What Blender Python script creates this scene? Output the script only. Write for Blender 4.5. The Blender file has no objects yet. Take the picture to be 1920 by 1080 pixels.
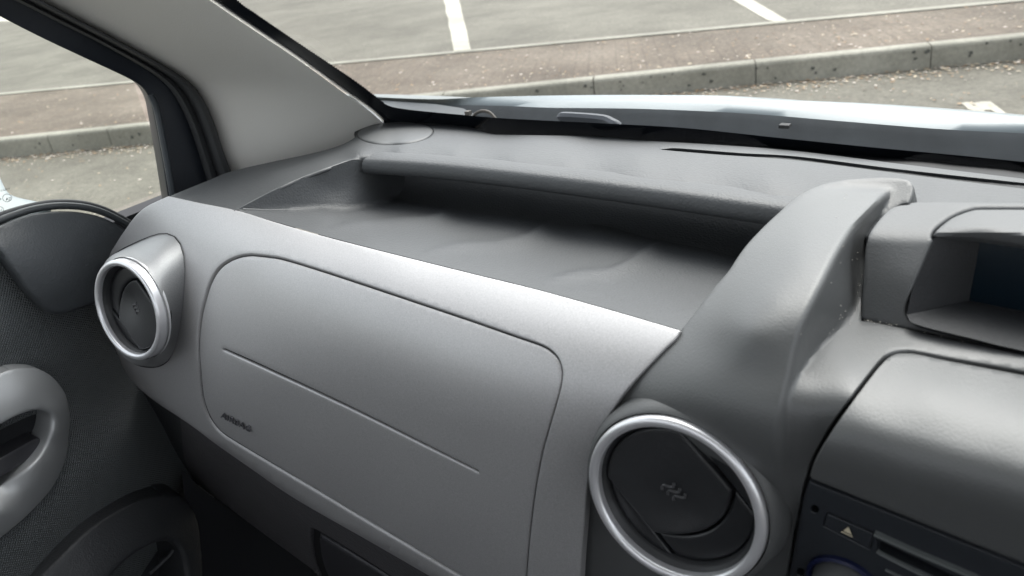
import bpy, math, random
import numpy as np
from mathutils import Vector, Matrix
from mathutils.geometry import delaunay_2d_cdt
random.seed(4); rng = np.random.default_rng(4)
SC = bpy.context.scene
COL = SC.collection

# ------------------------------------------------------------------ camera
F_PX = 1500.0                        # focal length in pixels of a 1920 wide frame
M = np.array([[0.8030, -0.1629, -0.5732],
              [0.5800,  0.4276,  0.6930],
              [0.1321, -0.8889,  0.4384]])
# car frame: x to the right, y forward, z up; rows are world axes in camera coords (right, up, forward)
_L = np.array([-2105, 427, 1500.]); _L /= np.linalg.norm(_L)
_p = math.radians(26); _uf = -math.sin(_p); _b = None
for _uy in np.linspace(.3, 1, 70001):
    _ux = (_L[1]*_uy + _L[2]*_uf) / -_L[0]
    _e = abs(_ux*_ux + _uy*_uy + _uf*_uf - 1)
    if _b is None or _e < _b[0]: _b = (_e, _ux, _uy)
_U = np.array([_b[1], _b[2], _uf]); _U /= np.linalg.norm(_U)
_X = -_L; _X = _X - _U*(_X @ _U); _X /= np.linalg.norm(_X)
_F = np.cross(_X, _U); _F = _F if _F[2] > 0 else -_F
M = np.stack([_X, _F, _U])
cam = bpy.data.cameras.new('camera'); co = bpy.data.objects.new('camera', cam); COL.objects.link(co)
R = M.copy(); R[:, 2] *= -1
mw = Matrix.Identity(4)
for i in range(3):
    for j in range(3): mw[i][j] = R[i, j]
co.matrix_world = mw
cam.sensor_width = 36; cam.lens = 36*F_PX/1920
cam.clip_start = 0.02; cam.clip_end = 300
cam.dof.use_dof = True; cam.dof.focus_distance = 0.62; cam.dof.aperture_fstop = 13
SC.camera = co

# ------------------------------------------------------------------ light
SUN_EL, SUN_AZ = math.radians(58), math.radians(-8)
w = bpy.data.worlds.new('World'); SC.world = w; w.use_nodes = True
nt = w.node_tree; bg = nt.nodes['Background']
sky = nt.nodes.new('ShaderNodeTexSky'); sky.sky_type = 'NISHITA'; sky.sun_disc = False
sky.sun_elevation = SUN_EL; sky.sun_rotation = SUN_AZ
sky.air_density = 1.0; sky.dust_density = 3.0
hs = nt.nodes.new('ShaderNodeHueSaturation'); hs.inputs['Saturation'].default_value = 0.22
nt.links.new(sky.outputs[0], hs.inputs['Color']); nt.links.new(hs.outputs[0], bg.inputs['Color'])
bg.inputs['Strength'].default_value = 0.15
sl = bpy.data.lights.new('sun', 'SUN'); sl.energy = .8; sl.angle = math.radians(60); sl.color = (1, .96, .9)
so = bpy.data.objects.new('sun', sl); COL.objects.link(so)
sdir = Vector((math.sin(SUN_AZ)*math.cos(SUN_EL), math.cos(SUN_AZ)*math.cos(SUN_EL), math.sin(SUN_EL)))
so.rotation_euler = sdir.to_track_quat('Z', 'Y').to_euler()
SC.view_settings.view_transform = 'Standard'; SC.view_settings.look = 'None'
SC.view_settings.gamma = 1; SC.view_settings.use_curve_mapping = False
SC.view_settings.exposure = 1.7
SC.cycles.max_bounces = 8; SC.cycles.transparent_max_bounces = 12
SC.cycles.caustics_reflective = False; SC.cycles.caustics_refractive = False
SC.cycles.use_denoising = True

# ------------------------------------------------------------------ rays to points
def ray(px, py): return M @ np.array([(px-960)/F_PX, (540-py)/F_PX, 1.0])
AX = {'x': 0, 'y': 1, 'z': 2}
def pt(px, py, k, v):
    r = ray(px, py)
    return r*v if k == 'd' else r*(v/r[AX[k]])
def depth(px, py, k, v):
    return v if k == 'd' else v/ray(px, py)[AX[k]]
GZ = -1.30
def gnd(px, py, z=GZ): return pt(px, py, 'z', z)

class Surf:
    """smooth surface through control points (px, py, axis, value): thin-plate spline of inverse depth"""
    def __init__(s, ctrl, lam=2e-4, off=0.0):
        s.off = off
        A = np.array([(c[0], c[1]) for c in ctrl], float)/500.0
        b = np.array([1/depth(*c[:4]) for c in ctrl])
        n = len(A); s.A = A
        lv = np.array([lam*(c[4] if len(c) > 4 else 1.0) for c in ctrl])
        K = s.k(A, A) + np.diag(lv)
        P = np.hstack([np.ones((n, 1)), A])
        T = np.block([[K, P], [P.T, np.zeros((3, 3))]])
        s.w = np.linalg.solve(T, np.concatenate([b, np.zeros(3)]))
    @staticmethod
    def k(a, b):
        r2 = ((a[:, None]-b[None])**2).sum(2) + 1e-12
        return 0.5*r2*np.log(r2)
    def inv(s, q):
        a = np.asarray(q, float)/500.0
        return s.k(a, s.A) @ s.w[:len(s.A)] + s.w[len(s.A)] + a @ s.w[-2:]
    def P(s, q):
        q = np.asarray(q, float)
        d = 1/s.inv(q) + s.off
        c = np.stack([(q[:, 0]-960)/F_PX, (540-q[:, 1])/F_PX, np.ones(len(q))], 1)
        return (c @ M.T)*d[:, None]
    def N(s, q):
        q = np.asarray(q, float); e = 2.0
        du = s.P(q+[e, 0])-s.P(q-[e, 0]); dv = s.P(q+[0, e])-s.P(q-[0, e])
        n = np.cross(du, dv); n /= np.linalg.norm(n, axis=1)[:, None]
        p = s.P(q); n[(n*p).sum(1) > 0] *= -1        # towards the viewer's side
        return n
class Blend(Surf):
    """two surfaces joined with a rounded edge: 'cut' keeps the farther (outer corner), 'join' the nearer (inner corner)"""
    def __init__(s, a, b, k, mode): s.a, s.b, s.kk, s.mode, s.off = a, b, k, mode, 0.0
    def inv(s, q):
        x = s.a.inv(q); y = s.b.inv(q); k = s.kk; h = np.maximum(k-np.abs(x-y), 0)/k
        return np.minimum(x, y)-h*h*k/4 if s.mode == 'cut' else np.maximum(x, y)+h*h*k/4
def shifted(S, off):
    import copy
    T = copy.copy(S); T.off = off; return T

# ------------------------------------------------------------------ 2D helpers
def cr(pts, n=8):
    P = np.array(pts, float)
    if len(P) < 3: return P
    Q = np.vstack([2*P[0]-P[1], P, 2*P[-1]-P[-2]]); out = []
    for i in range(1, len(Q)-2):
        a, b, c, d = Q[i-1:i+3]
        for k in range(n):
            t = k/n
            out.append(0.5*((2*b)+(-a+c)*t+(2*a-5*b+4*c-d)*t*t+(-a+3*b-3*c+d)*t**3))
    out.append(P[-1]); return np.array(out)
def crc(pts, n=8):
    P = np.array(pts, float); m = len(P); out = []
    for i in range(m):
        a, b, c, d = P[i-1], P[i], P[(i+1) % m], P[(i+2) % m]
        for k in range(n):
            t = k/n
            out.append(0.5*((2*b)+(-a+c)*t+(2*a-5*b+4*c-d)*t*t+(-a+3*b-3*c+d)*t**3))
    return np.array(out)
def poly(*curves):
    out = []
    for c in curves:
        c = cr(c)
        for p in c:
            if not out or np.hypot(*(p-out[-1])) > .3: out.append(p)
    if np.hypot(*(out[0]-out[-1])) < .3: out.pop()
    return np.array(out)
def resample(P, step, closed=True):
    P = np.asarray(P, float)
    Q = np.vstack([P, P[:1]]) if closed else P
    seg = np.hypot(*(np.diff(Q, axis=0).T))
    out = []
    for i, L in enumerate(seg):
        n = max(1, int(round(L/step)))
        for k in range(n): out.append(Q[i]+(Q[i+1]-Q[i])*k/n)
    if not closed: out.append(Q[-1])
    out = np.array(out)
    # merge points that are too close
    keep = [out[0]]
    for p in out[1:]:
        if np.hypot(*(p-keep[-1])) > step*.45: keep.append(p)
    if closed and len(keep) > 3 and np.hypot(*(keep[0]-keep[-1])) < step*.3: keep.pop()
    return np.array(keep)
def area(P): return .5*np.sum(P[:, 0]*np.roll(P[:, 1], -1)-np.roll(P[:, 0], -1)*P[:, 1])
def inside(P, q):
    q = np.asarray(q, float); r = np.zeros(len(q), bool); j = len(P)-1
    for i in range(len(P)):
        xi, yi = P[i]; xj, yj = P[j]
        c = (yi > q[:, 1]) != (yj > q[:, 1])
        with np.errstate(divide='ignore', invalid='ignore'):
            xx = (xj-xi)*(q[:, 1]-yi)/(yj-yi+1e-30)+xi
        r ^= c & (q[:, 0] < xx); j = i
    return r
def offset(P, d):
    """inward offset for an outline of positive area"""
    a = np.roll(P, 1, 0); b = np.roll(P, -1, 0)
    t = b-a; t /= (np.hypot(t[:, 0], t[:, 1])[:, None]+1e-9)
    n = np.stack([-t[:, 1], t[:, 0]], 1)
    return P+n*d
def segdist(P, q):
    P2 = np.roll(P, -1, 0); best = np.full(len(q), 1e9)
    for a, b in zip(P, P2):
        ab = b-a; L = ab @ ab+1e-12
        t = np.clip(((q-a) @ ab)/L, 0, 1)
        dd = np.hypot(*(q-a-t[:, None]*ab).T)
        best = np.minimum(best, dd)
    return best

# ------------------------------------------------------------------ mesh linking
def link(name, V, Fc, mat, parent=None, smooth=True, ang=40, label=None):
    me = bpy.data.meshes.new(name)
    V = np.asarray(V, float)
    if parent is not None:
        V = V-np.array(origin(parent))
    me.from_pydata([tuple(v) for v in V], [], [tuple(int(i) for i in f) for f in Fc]); me.validate(); me.update()
    if smooth:
        me.shade_smooth()
        me.set_sharp_from_angle(angle=math.radians(ang))
    mats = mat if isinstance(mat, (list, tuple)) else [mat]
    for m in mats: me.materials.append(m)
    o = bpy.data.objects.new(name, me); COL.objects.link(o)
    if parent is not None: o.parent = parent
    if label: o['label'] = label
    return o
def origin(o):
    p = Vector((0, 0, 0))
    while o is not None: p += o.location; o = o.parent
    return p
def empty(name, loc, label, cat, group=None):
    o = bpy.data.objects.new(name, None); o.location = loc; o.empty_display_size = .1; COL.objects.link(o)
    o['label'] = label; o['category'] = cat
    if group: o['group'] = group
    return o
def tag(o, label, cat, group=None):
    o['label'] = label; o['category'] = cat
    if group: o['group'] = group
    return o

def onward(P):
    """carry whatever reaches the right-hand edge on towards the driver's side"""
    P = np.array(P, float).copy(); m = P[:, 0] > 1960
    x2 = 1960+(P[m, 0]-1960)*5.2
    P[m, 1] += np.interp(P[m, 1], [0, 311, 367, 378, 450, 480, 690, 727, 1112], [.1, .1, .11, .01, .08, .13, .2, .22, .4])*(x2-P[m, 0])
    P[m, 0] = x2; return P
def sheet_geo(outline, S, holes=(), step=9, r_px=0, r_m=0.0, skirt=0.0, skirt_dir=None, hole_r=None, disp=None, fine=None):
    """a panel: outline in the picture lifted onto the surface, edge rolled over by r, skirt hanging off behind"""
    outline = onward(outline); holes = [onward(h) for h in holes]
    O = resample(outline, fine or step*.7)
    if area(O) < 0: O = O[::-1]
    Hs = []
    for h in holes:
        h = resample(h, fine or step*.6)
        if area(h) > 0: h = h[::-1]
        Hs.append(h)
    rings = []; nR = 3 if r_px > 0 else 0
    verts = []; drop = []; edges = []
    def addring(L, dr):
        b = len(verts)
        for p in L: verts.append(tuple(p)); drop.append(dr)
        n = len(L)
        for i in range(n): edges.append((b+i, b+(i+1) % n))
        return b, n
    bounds = [addring(O, r_m)]
    for h in Hs: bounds.append(addring(h, r_m if hole_r is None else hole_r))
    inner = [O]+Hs
    for k in range(1, nR+1):
        f = k/nR; x = 1-math.sin(f*math.pi/2); ins = r_px*(1-math.cos(f*math.pi/2))
        for j, L in enumerate([O]+Hs):
            rm = r_m if (j == 0 or hole_r is None) else hole_r
            if rm == 0 and j > 0: continue
            q = offset(L, ins)
            ok = np.ones(len(q), bool)
            ok &= segdist(L, q) > ins*.7
            q = q[ok]
            b0 = len(verts); m_ = np.hypot(*(L-np.roll(L, 1, 0)).T).mean()*1.8
            for p in q: verts.append(tuple(p)); drop.append(rm*x)
            for i in range(len(q)):
                i2 = (i+1) % len(q)
                if np.hypot(*(q[i]-q[i2])) < m_: edges.append((b0+i, b0+i2))
    x0, y0 = O.min(0); x1, y1 = O.max(0)
    gx, gy = np.meshgrid(np.arange(x0+step*.5, x1, step), np.arange(y0+step*.5, y1, step))
    gy = gy.copy(); g = np.stack([gx.ravel(), gy.ravel()], 1)
    g[:, 0] += (np.round((g[:, 1]-y0)/step) % 2)*step*.5
    m = inside(O, g)
    for h in Hs: m &= ~inside(h, g)
    g = g[m]
    mg = r_px+step*.4
    for L in [O]+Hs:
        if len(g): g = g[segdist(L, g) > mg]
    for p in g: verts.append(tuple(p)); drop.append(0.0)
    res = delaunay_2d_cdt([Vector(v) for v in verts], edges, [], 0, 1e-4, True)
    ov, oe, of, orig = res[0], res[1], res[2], res[3]
    Q = np.array([(v.x, v.y) for v in ov])
    D = np.array([drop[o[0]] if len(o) else 0.0 for o in orig])
    T = np.array([f for f in of])
    C = Q[T].mean(1)
    ok = inside(O, C)
    for h in Hs: ok &= ~inside(h, C)
    T = T[ok]
    Pw = S.P(Q); Nw = S.N(Q)
    if disp is not None: Pw = Pw + Nw*disp(Q)[:, None]
    Pw = Pw-Nw*D[:, None]
    # orientation
    a, b, c = Pw[T[:, 0]], Pw[T[:, 1]], Pw[T[:, 2]]
    fn = np.cross(b-a, c-a); bad = (fn*a).sum(1) > 0
    T[bad] = T[bad][:, ::-1]
    F = [tuple(t) for t in T]
    if skirt > 0:
        ed = {}
        for t in F:
            for i in range(3):
                e = (t[i], t[(i+1) % 3]); ed[e] = 1
        be = [e for e in ed if (e[1], e[0]) not in ed]
        bv = sorted({v for e in be for v in e}); base = len(Pw)
        view = Pw[bv]/np.linalg.norm(Pw[bv], axis=1)[:, None]
        dd = -Nw[bv]*.8+view*.35 if skirt_dir is None else np.tile(np.array(skirt_dir, float), (len(bv), 1))
        dd /= np.linalg.norm(dd, axis=1)[:, None]
        Pw = np.vstack([Pw, Pw[bv]+dd*skirt])
        mp = {v: base+i for i, v in enumerate(bv)}
        for a_, b_ in be: F.append((b_, a_, mp[a_], mp[b_]))
    return Pw, F
def sheet(name, outline, S, mat, parent, label=None, ang=40, **kw):
    V, Fc = sheet_geo(outline, S, **kw)
    return link(name, V, Fc, mat, parent, ang=ang, label=label)
def merge(*gs):
    V = []; Fc = []; b = 0
    for v, f in gs:
        V.append(np.asarray(v)); Fc += [tuple(i+b for i in ff) for ff in f]; b += len(v)
    return np.vstack(V), Fc

def box_geo(c, s, rot=None):
    x, y, z = [t/2 for t in s]
    V = np.array([(i, j, k) for i in (-x, x) for j in (-y, y) for k in (-z, z)])
    if rot is not None: V = V @ np.array(rot.to_3x3()).T
    V = V+np.array(c)
    Fc = [(0, 1, 3, 2), (4, 6, 7, 5), (0, 4, 5, 1), (2, 3, 7, 6), (0, 2, 6, 4), (1, 5, 7, 3)]
    return V, Fc
def tube_geo(path, r, n=12, cap=True):
    path = np.array(path, float); m = len(path); rr = np.full(m, r) if np.isscalar(r) else np.array(r)
    T = np.gradient(path, axis=0); T /= np.linalg.norm(T, axis=1)[:, None]
    up = np.array([0.13, .31, .94]); V = []
    for i in range(m):
        a = np.cross(T[i], up); a /= np.linalg.norm(a); b = np.cross(T[i], a)
        for k in range(n):
            t = 2*math.pi*k/n; V.append(path[i]+rr[i]*(a*math.cos(t)+b*math.sin(t)))
    Fc = []
    for i in range(m-1):
        for k in range(n):
            k2 = (k+1) % n; Fc.append((i*n+k, i*n+k2, (i+1)*n+k2, (i+1)*n+k))
    if cap: Fc += [tuple(range(n-1, -1, -1)), tuple((m-1)*n+k for k in range(n))]
    return np.array(V), Fc
def loft_geo(rows):
    rows = [np.array(r, float) for r in rows]; n = len(rows[0]); V = np.vstack(rows); Fc = []
    for i in range(len(rows)-1):
        for k in range(n-1): Fc.append((i*n+k, i*n+k+1, (i+1)*n+k+1, (i+1)*n+k))
    return V, Fc
def spl3(P, n):
    P = np.array(P, float); m = len(P); Q = np.vstack([2*P[0]-P[1], P, 2*P[-1]-P[-2]]); out = []
    for s in np.linspace(0, m-1, n):
        i = min(int(s), m-2); t = s-i; a, b, c, d = Q[i:i+4]
        out.append(0.5*((2*b)+(-a+c)*t+(2*a-5*b+4*c-d)*t*t+(-a+3*b-3*c+d)*t**3))
    return np.array(out)

# ------------------------------------------------------------------ materials
def mat(name, base, rough=.5, metal=0., spec=.5, coat=0., grain=None, var=None, sheen=0.):
    m = bpy.data.materials.new(name); m.use_nodes = True; nt = m.node_tree; b = nt.nodes['Principled BSDF']
    b.inputs['Base Color'].default_value = (*base, 1); b.inputs['Roughness'].default_value = rough
    b.inputs['Metallic'].default_value = metal; b.inputs['Specular IOR Level'].default_value = spec
    b.inputs['Coat Weight'].default_value = coat
    tc = nt.nodes.new('ShaderNodeTexCoord')
    if grain:                                            # (scale per metre, strength, kind)
        sc, st, kind = grain
        if kind == 'leather':
            t = nt.nodes.new('ShaderNodeTexVoronoi'); t.inputs['Scale'].default_value = sc; t.feature = 'SMOOTH_F1'
            wn = nt.nodes.new('ShaderNodeTexNoise'); wn.inputs['Scale'].default_value = sc*.35; wn.inputs['Detail'].default_value = 3
            mx = nt.nodes.new('ShaderNodeMath'); mx.operation = 'ADD'
            nt.links.new(tc.outputs['Object'], t.inputs[0]); nt.links.new(tc.outputs['Object'], wn.inputs[0])
            nt.links.new(t.outputs['Distance'], mx.inputs[0]); nt.links.new(wn.outputs[0], mx.inputs[1]); out = mx.outputs[0]
        elif kind == 'weave':
            wa = nt.nodes.new('ShaderNodeTexWave'); wb = nt.nodes.new('ShaderNodeTexWave')
            mp = nt.nodes.new('ShaderNodeMapping'); mp2 = nt.nodes.new('ShaderNodeMapping')
            mp.inputs['Rotation'].default_value = (math.radians(38), 0, 0); mp2.inputs['Rotation'].default_value = (math.radians(-52), 0, 0)
            for mm, ww in ((mp, wa), (mp2, wb)):
                nt.links.new(tc.outputs['Object'], mm.inputs[0]); nt.links.new(mm.outputs[0], ww.inputs[0])
                ww.bands_direction = 'Y'; ww.inputs['Scale'].default_value = sc; ww.inputs['Distortion'].default_value = .35
                ww.inputs['Detail Scale'].default_value = 3
            mx = nt.nodes.new('ShaderNodeMath'); mx.operation = 'ADD'
            nt.links.new(wa.outputs[1], mx.inputs[0]); nt.links.new(wb.outputs[1], mx.inputs[1]); out = mx.outputs[0]
        else:
            t = nt.nodes.new('ShaderNodeTexNoise'); t.inputs['Scale'].default_value = sc; t.inputs['Detail'].default_value = 2
            nt.links.new(tc.outputs['Object'], t.inputs[0]); out = t.outputs[0]
        bp = nt.nodes.new('ShaderNodeBump'); bp.inputs['Strength'].default_value = st; bp.inputs['Distance'].default_value = .001
        nt.links.new(out, bp.inputs['Height']); nt.links.new(bp.outputs[0], b.inputs['Normal'])
        if kind == 'weave': bp.inputs['Distance'].default_value = .0016
        if kind == 'flake':
            bp.inputs['Distance'].default_value = .0004
    if var:                                              # (noise scale, low factor, high factor) wear and dust in patches
        sc, lo, hi = var
        n = nt.nodes.new('ShaderNodeTexNoise'); n.inputs['Scale'].default_value = sc; n.inputs['Detail'].default_value = 6
        n.inputs['Roughness'].default_value = .6
        r = nt.nodes.new('ShaderNodeMapRange'); r.inputs[1].default_value = .3; r.inputs[2].default_value = .7
        r.inputs[3].default_value = lo; r.inputs[4].default_value = hi
        h = nt.nodes.new('ShaderNodeMix'); h.data_type = 'RGBA'; h.blend_type = 'MULTIPLY'; h.inputs[0].default_value = 1
        h.inputs[6].default_value = (*base, 1)
        nt.links.new(tc.outputs['Object'], n.inputs[0]); nt.links.new(n.outputs[0], r.inputs[0])
        nt.links.new(r.outputs[0], h.inputs[7]); nt.links.new(h.outputs[2], b.inputs['Base Color'])
    return m
def glass(name, tint, refl):
    m = bpy.data.materials.new(name); m.use_nodes = True; nt = m.node_tree; nt.nodes.clear()
    o = nt.nodes.new('ShaderNodeOutputMaterial'); t = nt.nodes.new('ShaderNodeBsdfTransparent'); g = nt.nodes.new('ShaderNodeBsdfGlossy')
    x = nt.nodes.new('ShaderNodeMixShader'); fr = nt.nodes.new('ShaderNodeFresnel'); fr.inputs[0].default_value = 1.35
    t.inputs[0].default_value = (*tint, 1); g.inputs['Roughness'].default_value = 0.02; g.inputs[0].default_value = (refl, refl, refl, 1)
    nt.links.new(fr.outputs[0], x.inputs[0]); nt.links.new(t.outputs[0], x.inputs[1]); nt.links.new(g.outputs[0], x.inputs[2])
    # thin film of dust on the pane
    d = nt.nodes.new('ShaderNodeBsdfDiffuse'); d.inputs[0].default_value = (.55, .54, .50, 1); y = nt.nodes.new('ShaderNodeMixShader')
    n = nt.nodes.new('ShaderNodeTexNoise'); n.inputs['Scale'].default_value = 9; n.inputs['Detail'].default_value = 8; n.inputs['Roughness'].default_value = .7
    tc = nt.nodes.new('ShaderNodeTexCoord'); nt.links.new(tc.outputs['Object'], n.inputs[0])
    r = nt.nodes.new('ShaderNodeMapRange'); r.inputs[1].default_value = .35; r.inputs[2].default_value = .75; r.inputs[3].default_value = .02; r.inputs[4].default_value = .06
    nt.links.new(n.outputs[0], r.inputs[0]); nt.links.new(r.outputs[0], y.inputs[0]); nt.links.new(x.outputs[0], y.inputs[1]); nt.links.new(d.outputs[0], y.inputs[2]); nt.links.new(y.outputs[0], o.inputs[0])
    return m

PAD = mat('grained_black_plastic', (.048, .051, .054), .50, spec=.5, grain=(700, .26, 'leather'), var=(9, .92, 1.08))
BEAD = mat('highlight_bead', (.075, .078, .080), .42)
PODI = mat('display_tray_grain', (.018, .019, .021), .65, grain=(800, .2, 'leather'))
SMOOTH = mat('soft_touch_black', (.080, .083, .084), .45, spec=.65, grain=(900, .16, 'noise'), var=(12, .94, 1.06))
PODM = mat('fine_grain_grey', (.075, .078, .080), .48, spec=.5, grain=(1300, .10, 'leather'), var=(14, .95, 1.05))
SILV = mat('silver_painted_plastic', (.45, .445, .448), .47, metal=.45, grain=(1500, .12, 'flake'), var=(1100, .86, 1.14))
CHROME = mat('satin_chrome', (.80, .80, .82), .34, metal=.7)
VENTB = mat('vent_black', (.020, .021, .023), .45, grain=(1200, .15, 'noise'))
VENTS = mat('vent_glossy_black', (.014, .015, .017), .35)
GLOVE = mat('glovebox_grain', (.075, .073, .077), .52, grain=(400, .5, 'leather'), var=(20, .9, 1.1))
GLOVEH = mat('handle_black', (.045, .045, .050), .38)
SEAM = mat('seam_dark', (.006, .006, .007), .7)
DOORF = mat('door_frame_black', (.018, .022, .030), .35)
RUBBER = mat('rubber_seal', (.040, .042, .045), .6, grain=(900, .4, 'noise'))
TRIM = mat('grey_pillar_plastic', (.80, .785, .745), .6, grain=(800, .14, 'leather'))
FRIT = mat('black_glass_border', (.008, .010, .014), .12)
BONNET = mat('pale_car_paint', (.18, .215, .23), .42, coat=.3)
COWL = mat('cowl_dark_plastic', (.065, .072, .078), .4, var=(14, .7, 1.3))
SAIL = mat('door_upper_grain', (.05, .055, .06), .5, grain=(600, .3, 'leather'))
WEAVE = mat('woven_door_trim', (.105, .114, .117), .55, grain=(135, .6, 'weave'))
POCKET = mat('door_pocket_plastic', (.034, .036, .039), .5, grain=(700, .4, 'leather'))
GREYM = mat('grey_handle_plastic', (.46, .47, .475), .47, metal=.4, grain=(900, .1, 'noise'))
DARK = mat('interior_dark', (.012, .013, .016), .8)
LINING = mat('roof_lining', (.62, .61, .58), .9)
REARM = mat('rear_trim_grey', (.26, .26, .25), .8)
SCREEN = mat('display_glass', (.004, .011, .018), .22)
RADIO = mat('radio_face', (.022, .025, .030), .38, grain=(1200, .1, 'noise'))
RADIOE = mat('radio_edge_grey', (.10, .11, .11), .35)
KNOB = mat('knob_rubber', (.075, .078, .08), .5)
BLUE = mat('knob_blue_ring', (.008, .012, .045), .3)
ICON = mat('icon_cream', (.62, .55, .40), .5)
STAMP = mat('glass_stamp', (.10, .11, .11), .6)
DUST = mat('dust_specks', (.5, .48, .44), .8)
WGLASS = glass('windscreen_glass', (.93, .955, .945), .5)
DGLASS = glass('door_glass', (.90, .935, .91), .5)

# ================================================================== STREET
def structure(name, V, Fc, m, smooth=False):
    o = link(name, V, Fc, m, None, smooth=smooth); o['kind'] = 'structure'; return o
def ground_mat(name, base, dark, light, scale, spk, bump=.6, brick=None):
    m = bpy.data.materials.new(name); m.use_nodes = True; nt = m.node_tree; b = nt.nodes['Principled BSDF']; L = nt.links.new
    b.inputs['Roughness'].default_value = .85; b.inputs['Specular IOR Level'].default_value = .3
    tc = nt.nodes.new('ShaderNodeTexCoord')
    n1 = nt.nodes.new('ShaderNodeTexNoise'); n1.inputs['Scale'].default_value = 1.1; n1.inputs['Detail'].default_value = 9; n1.inputs['Roughness'].default_value = .65
    n2 = nt.nodes.new('ShaderNodeTexNoise'); n2.inputs['Scale'].default_value = scale; n2.inputs['Detail'].default_value = 8; n2.inputs['Roughness'].default_value = .75
    vo = nt.nodes.new('ShaderNodeTexVoronoi'); vo.inputs['Scale'].default_value = 26
    for t in (n1, n2, vo): L(tc.outputs['Object'], t.inputs[0])
    r1 = nt.nodes.new('ShaderNodeValToRGB'); e = r1.color_ramp.elements
    e[0].position = .36; e[0].color = (*dark, 1); e[1].position = .66; e[1].color = (*light, 1)
    x = e_ = r1.color_ramp.elements.new(.5); x.color = (*base, 1)
    L(n1.outputs[0], r1.inputs[0]); cur = r1.outputs[0]
    if brick:
        br = nt.nodes.new('ShaderNodeTexBrick'); br.inputs['Scale'].default_value = 1.0
        br.inputs['Brick Width'].default_value = .2; br.inputs['Row Height'].default_value = .1; br.inputs['Mortar Size'].default_value = .006
        br.inputs['Color1'].default_value = (1.03, 1.0, .98, 1); br.inputs['Color2'].default_value = (.93, .92, .91, 1); br.inputs['Mortar'].default_value = (.76, .74, .72, 1)
        mp = nt.nodes.new('ShaderNodeMapping'); mp.inputs['Rotation'].default_value = (0, 0, math.radians(-30+90))
        L(tc.outputs['Object'], mp.inputs[0]); L(mp.outputs[0], br.inputs[0])
        # dirt hides the joints in places
        n3 = nt.nodes.new('ShaderNodeTexNoise'); n3.inputs['Scale'].default_value = .9; n3.inputs['Detail'].default_value = 5; L(tc.outputs['Object'], n3.inputs[0])
        rr = nt.nodes.new('ShaderNodeMapRange'); rr.inputs[1].default_value = .40; rr.inputs[2].default_value = .60; rr.inputs[3].default_value = .25; rr.inputs[4].default_value = 1
        L(n3.outputs[0], rr.inputs[0])
        mm = nt.nodes.new('ShaderNodeMix'); mm.data_type = 'RGBA'; mm.blend_type = 'MULTIPLY'; L(rr.outputs[0], mm.inputs[0]); L(cur, mm.inputs[6]); L(br.outputs[0], mm.inputs[7]); cur = mm.outputs[2]
    # grit: fine light and dark speckle
    r2 = nt.nodes.new('ShaderNodeMapRange'); r2.inputs[1].default_value = .3; r2.inputs[2].default_value = .7; r2.inputs[3].default_value = 1-spk; r2.inputs[4].default_value = 1+spk
    L(n2.outputs[0], r2.inputs[0])
    m2 = nt.nodes.new('ShaderNodeMix'); m2.data_type = 'RGBA'; m2.blend_type = 'MULTIPLY'; m2.inputs[0].default_value = 1; L(cur, m2.inputs[6]); L(r2.outputs[0], m2.inputs[7]); cur = m2.outputs[2]
    # pale grit spots
    lt = nt.nodes.new('ShaderNodeMath'); lt.operation = 'LESS_THAN'; lt.inputs[1].default_value = .17; L(vo.outputs['Distance'], lt.inputs[0])
    sp = nt.nodes.new('ShaderNodeSeparateColor'); L(vo.outputs['Color'], sp.inputs[0])
    gt = nt.nodes.new('ShaderNodeMath'); gt.operation = 'GREATER_THAN'; gt.inputs[1].default_value = .86; L(sp.outputs[0], gt.inputs[0])
    an = nt.nodes.new('ShaderNodeMath'); an.operation = 'MULTIPLY'; L(lt.outputs[0], an.inputs[0]); L(gt.outputs[0], an.inputs[1])
    an2 = nt.nodes.new('ShaderNodeMath'); an2.operation = 'MULTIPLY'; an2.inputs[1].default_value = .55; L(an.outputs[0], an2.inputs[0])
    m3 = nt.nodes.new('ShaderNodeMix'); m3.data_type = 'RGBA'; L(an2.outputs[0], m3.inputs[0]); L(cur, m3.inputs[6]); m3.inputs[7].default_value = (.34, .31, .26, 1); cur = m3.outputs[2]
    L(cur, b.inputs['Base Color'])
    bp = nt.nodes.new('ShaderNodeBump'); bp.inputs['Strength'].default_value = bump; bp.inputs['Distance'].default_value = .006; L(n2.outputs[0], bp.inputs['Height']); L(bp.outputs[0], b.inputs['Normal'])
    return m
ASPH = ground_mat('asphalt', (.140, .131, .107), (.110, .102, .083), (.170, .160, .132), 38, .38)
BRICK = ground_mat('brick_paving', (.134, .110, .086), (.098, .080, .062), (.178, .150, .120), 30, .45, brick=True)
KERBM = ground_mat('kerb_concrete', (.275, .265, .222), (.215, .207, .172), (.33, .318, .27), 40, .22)
PAINT = ground_mat('road_paint', (.42, .40, .34), (.33, .315, .27), (.47, .45, .39), 30, .1)

gs = 60
structure('road', [(-gs, -gs, GZ), (gs, -gs, GZ), (gs, gs, GZ), (-gs, gs, GZ)], [(0, 1, 2, 3)], ASPH)
ZT = -1.16
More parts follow.
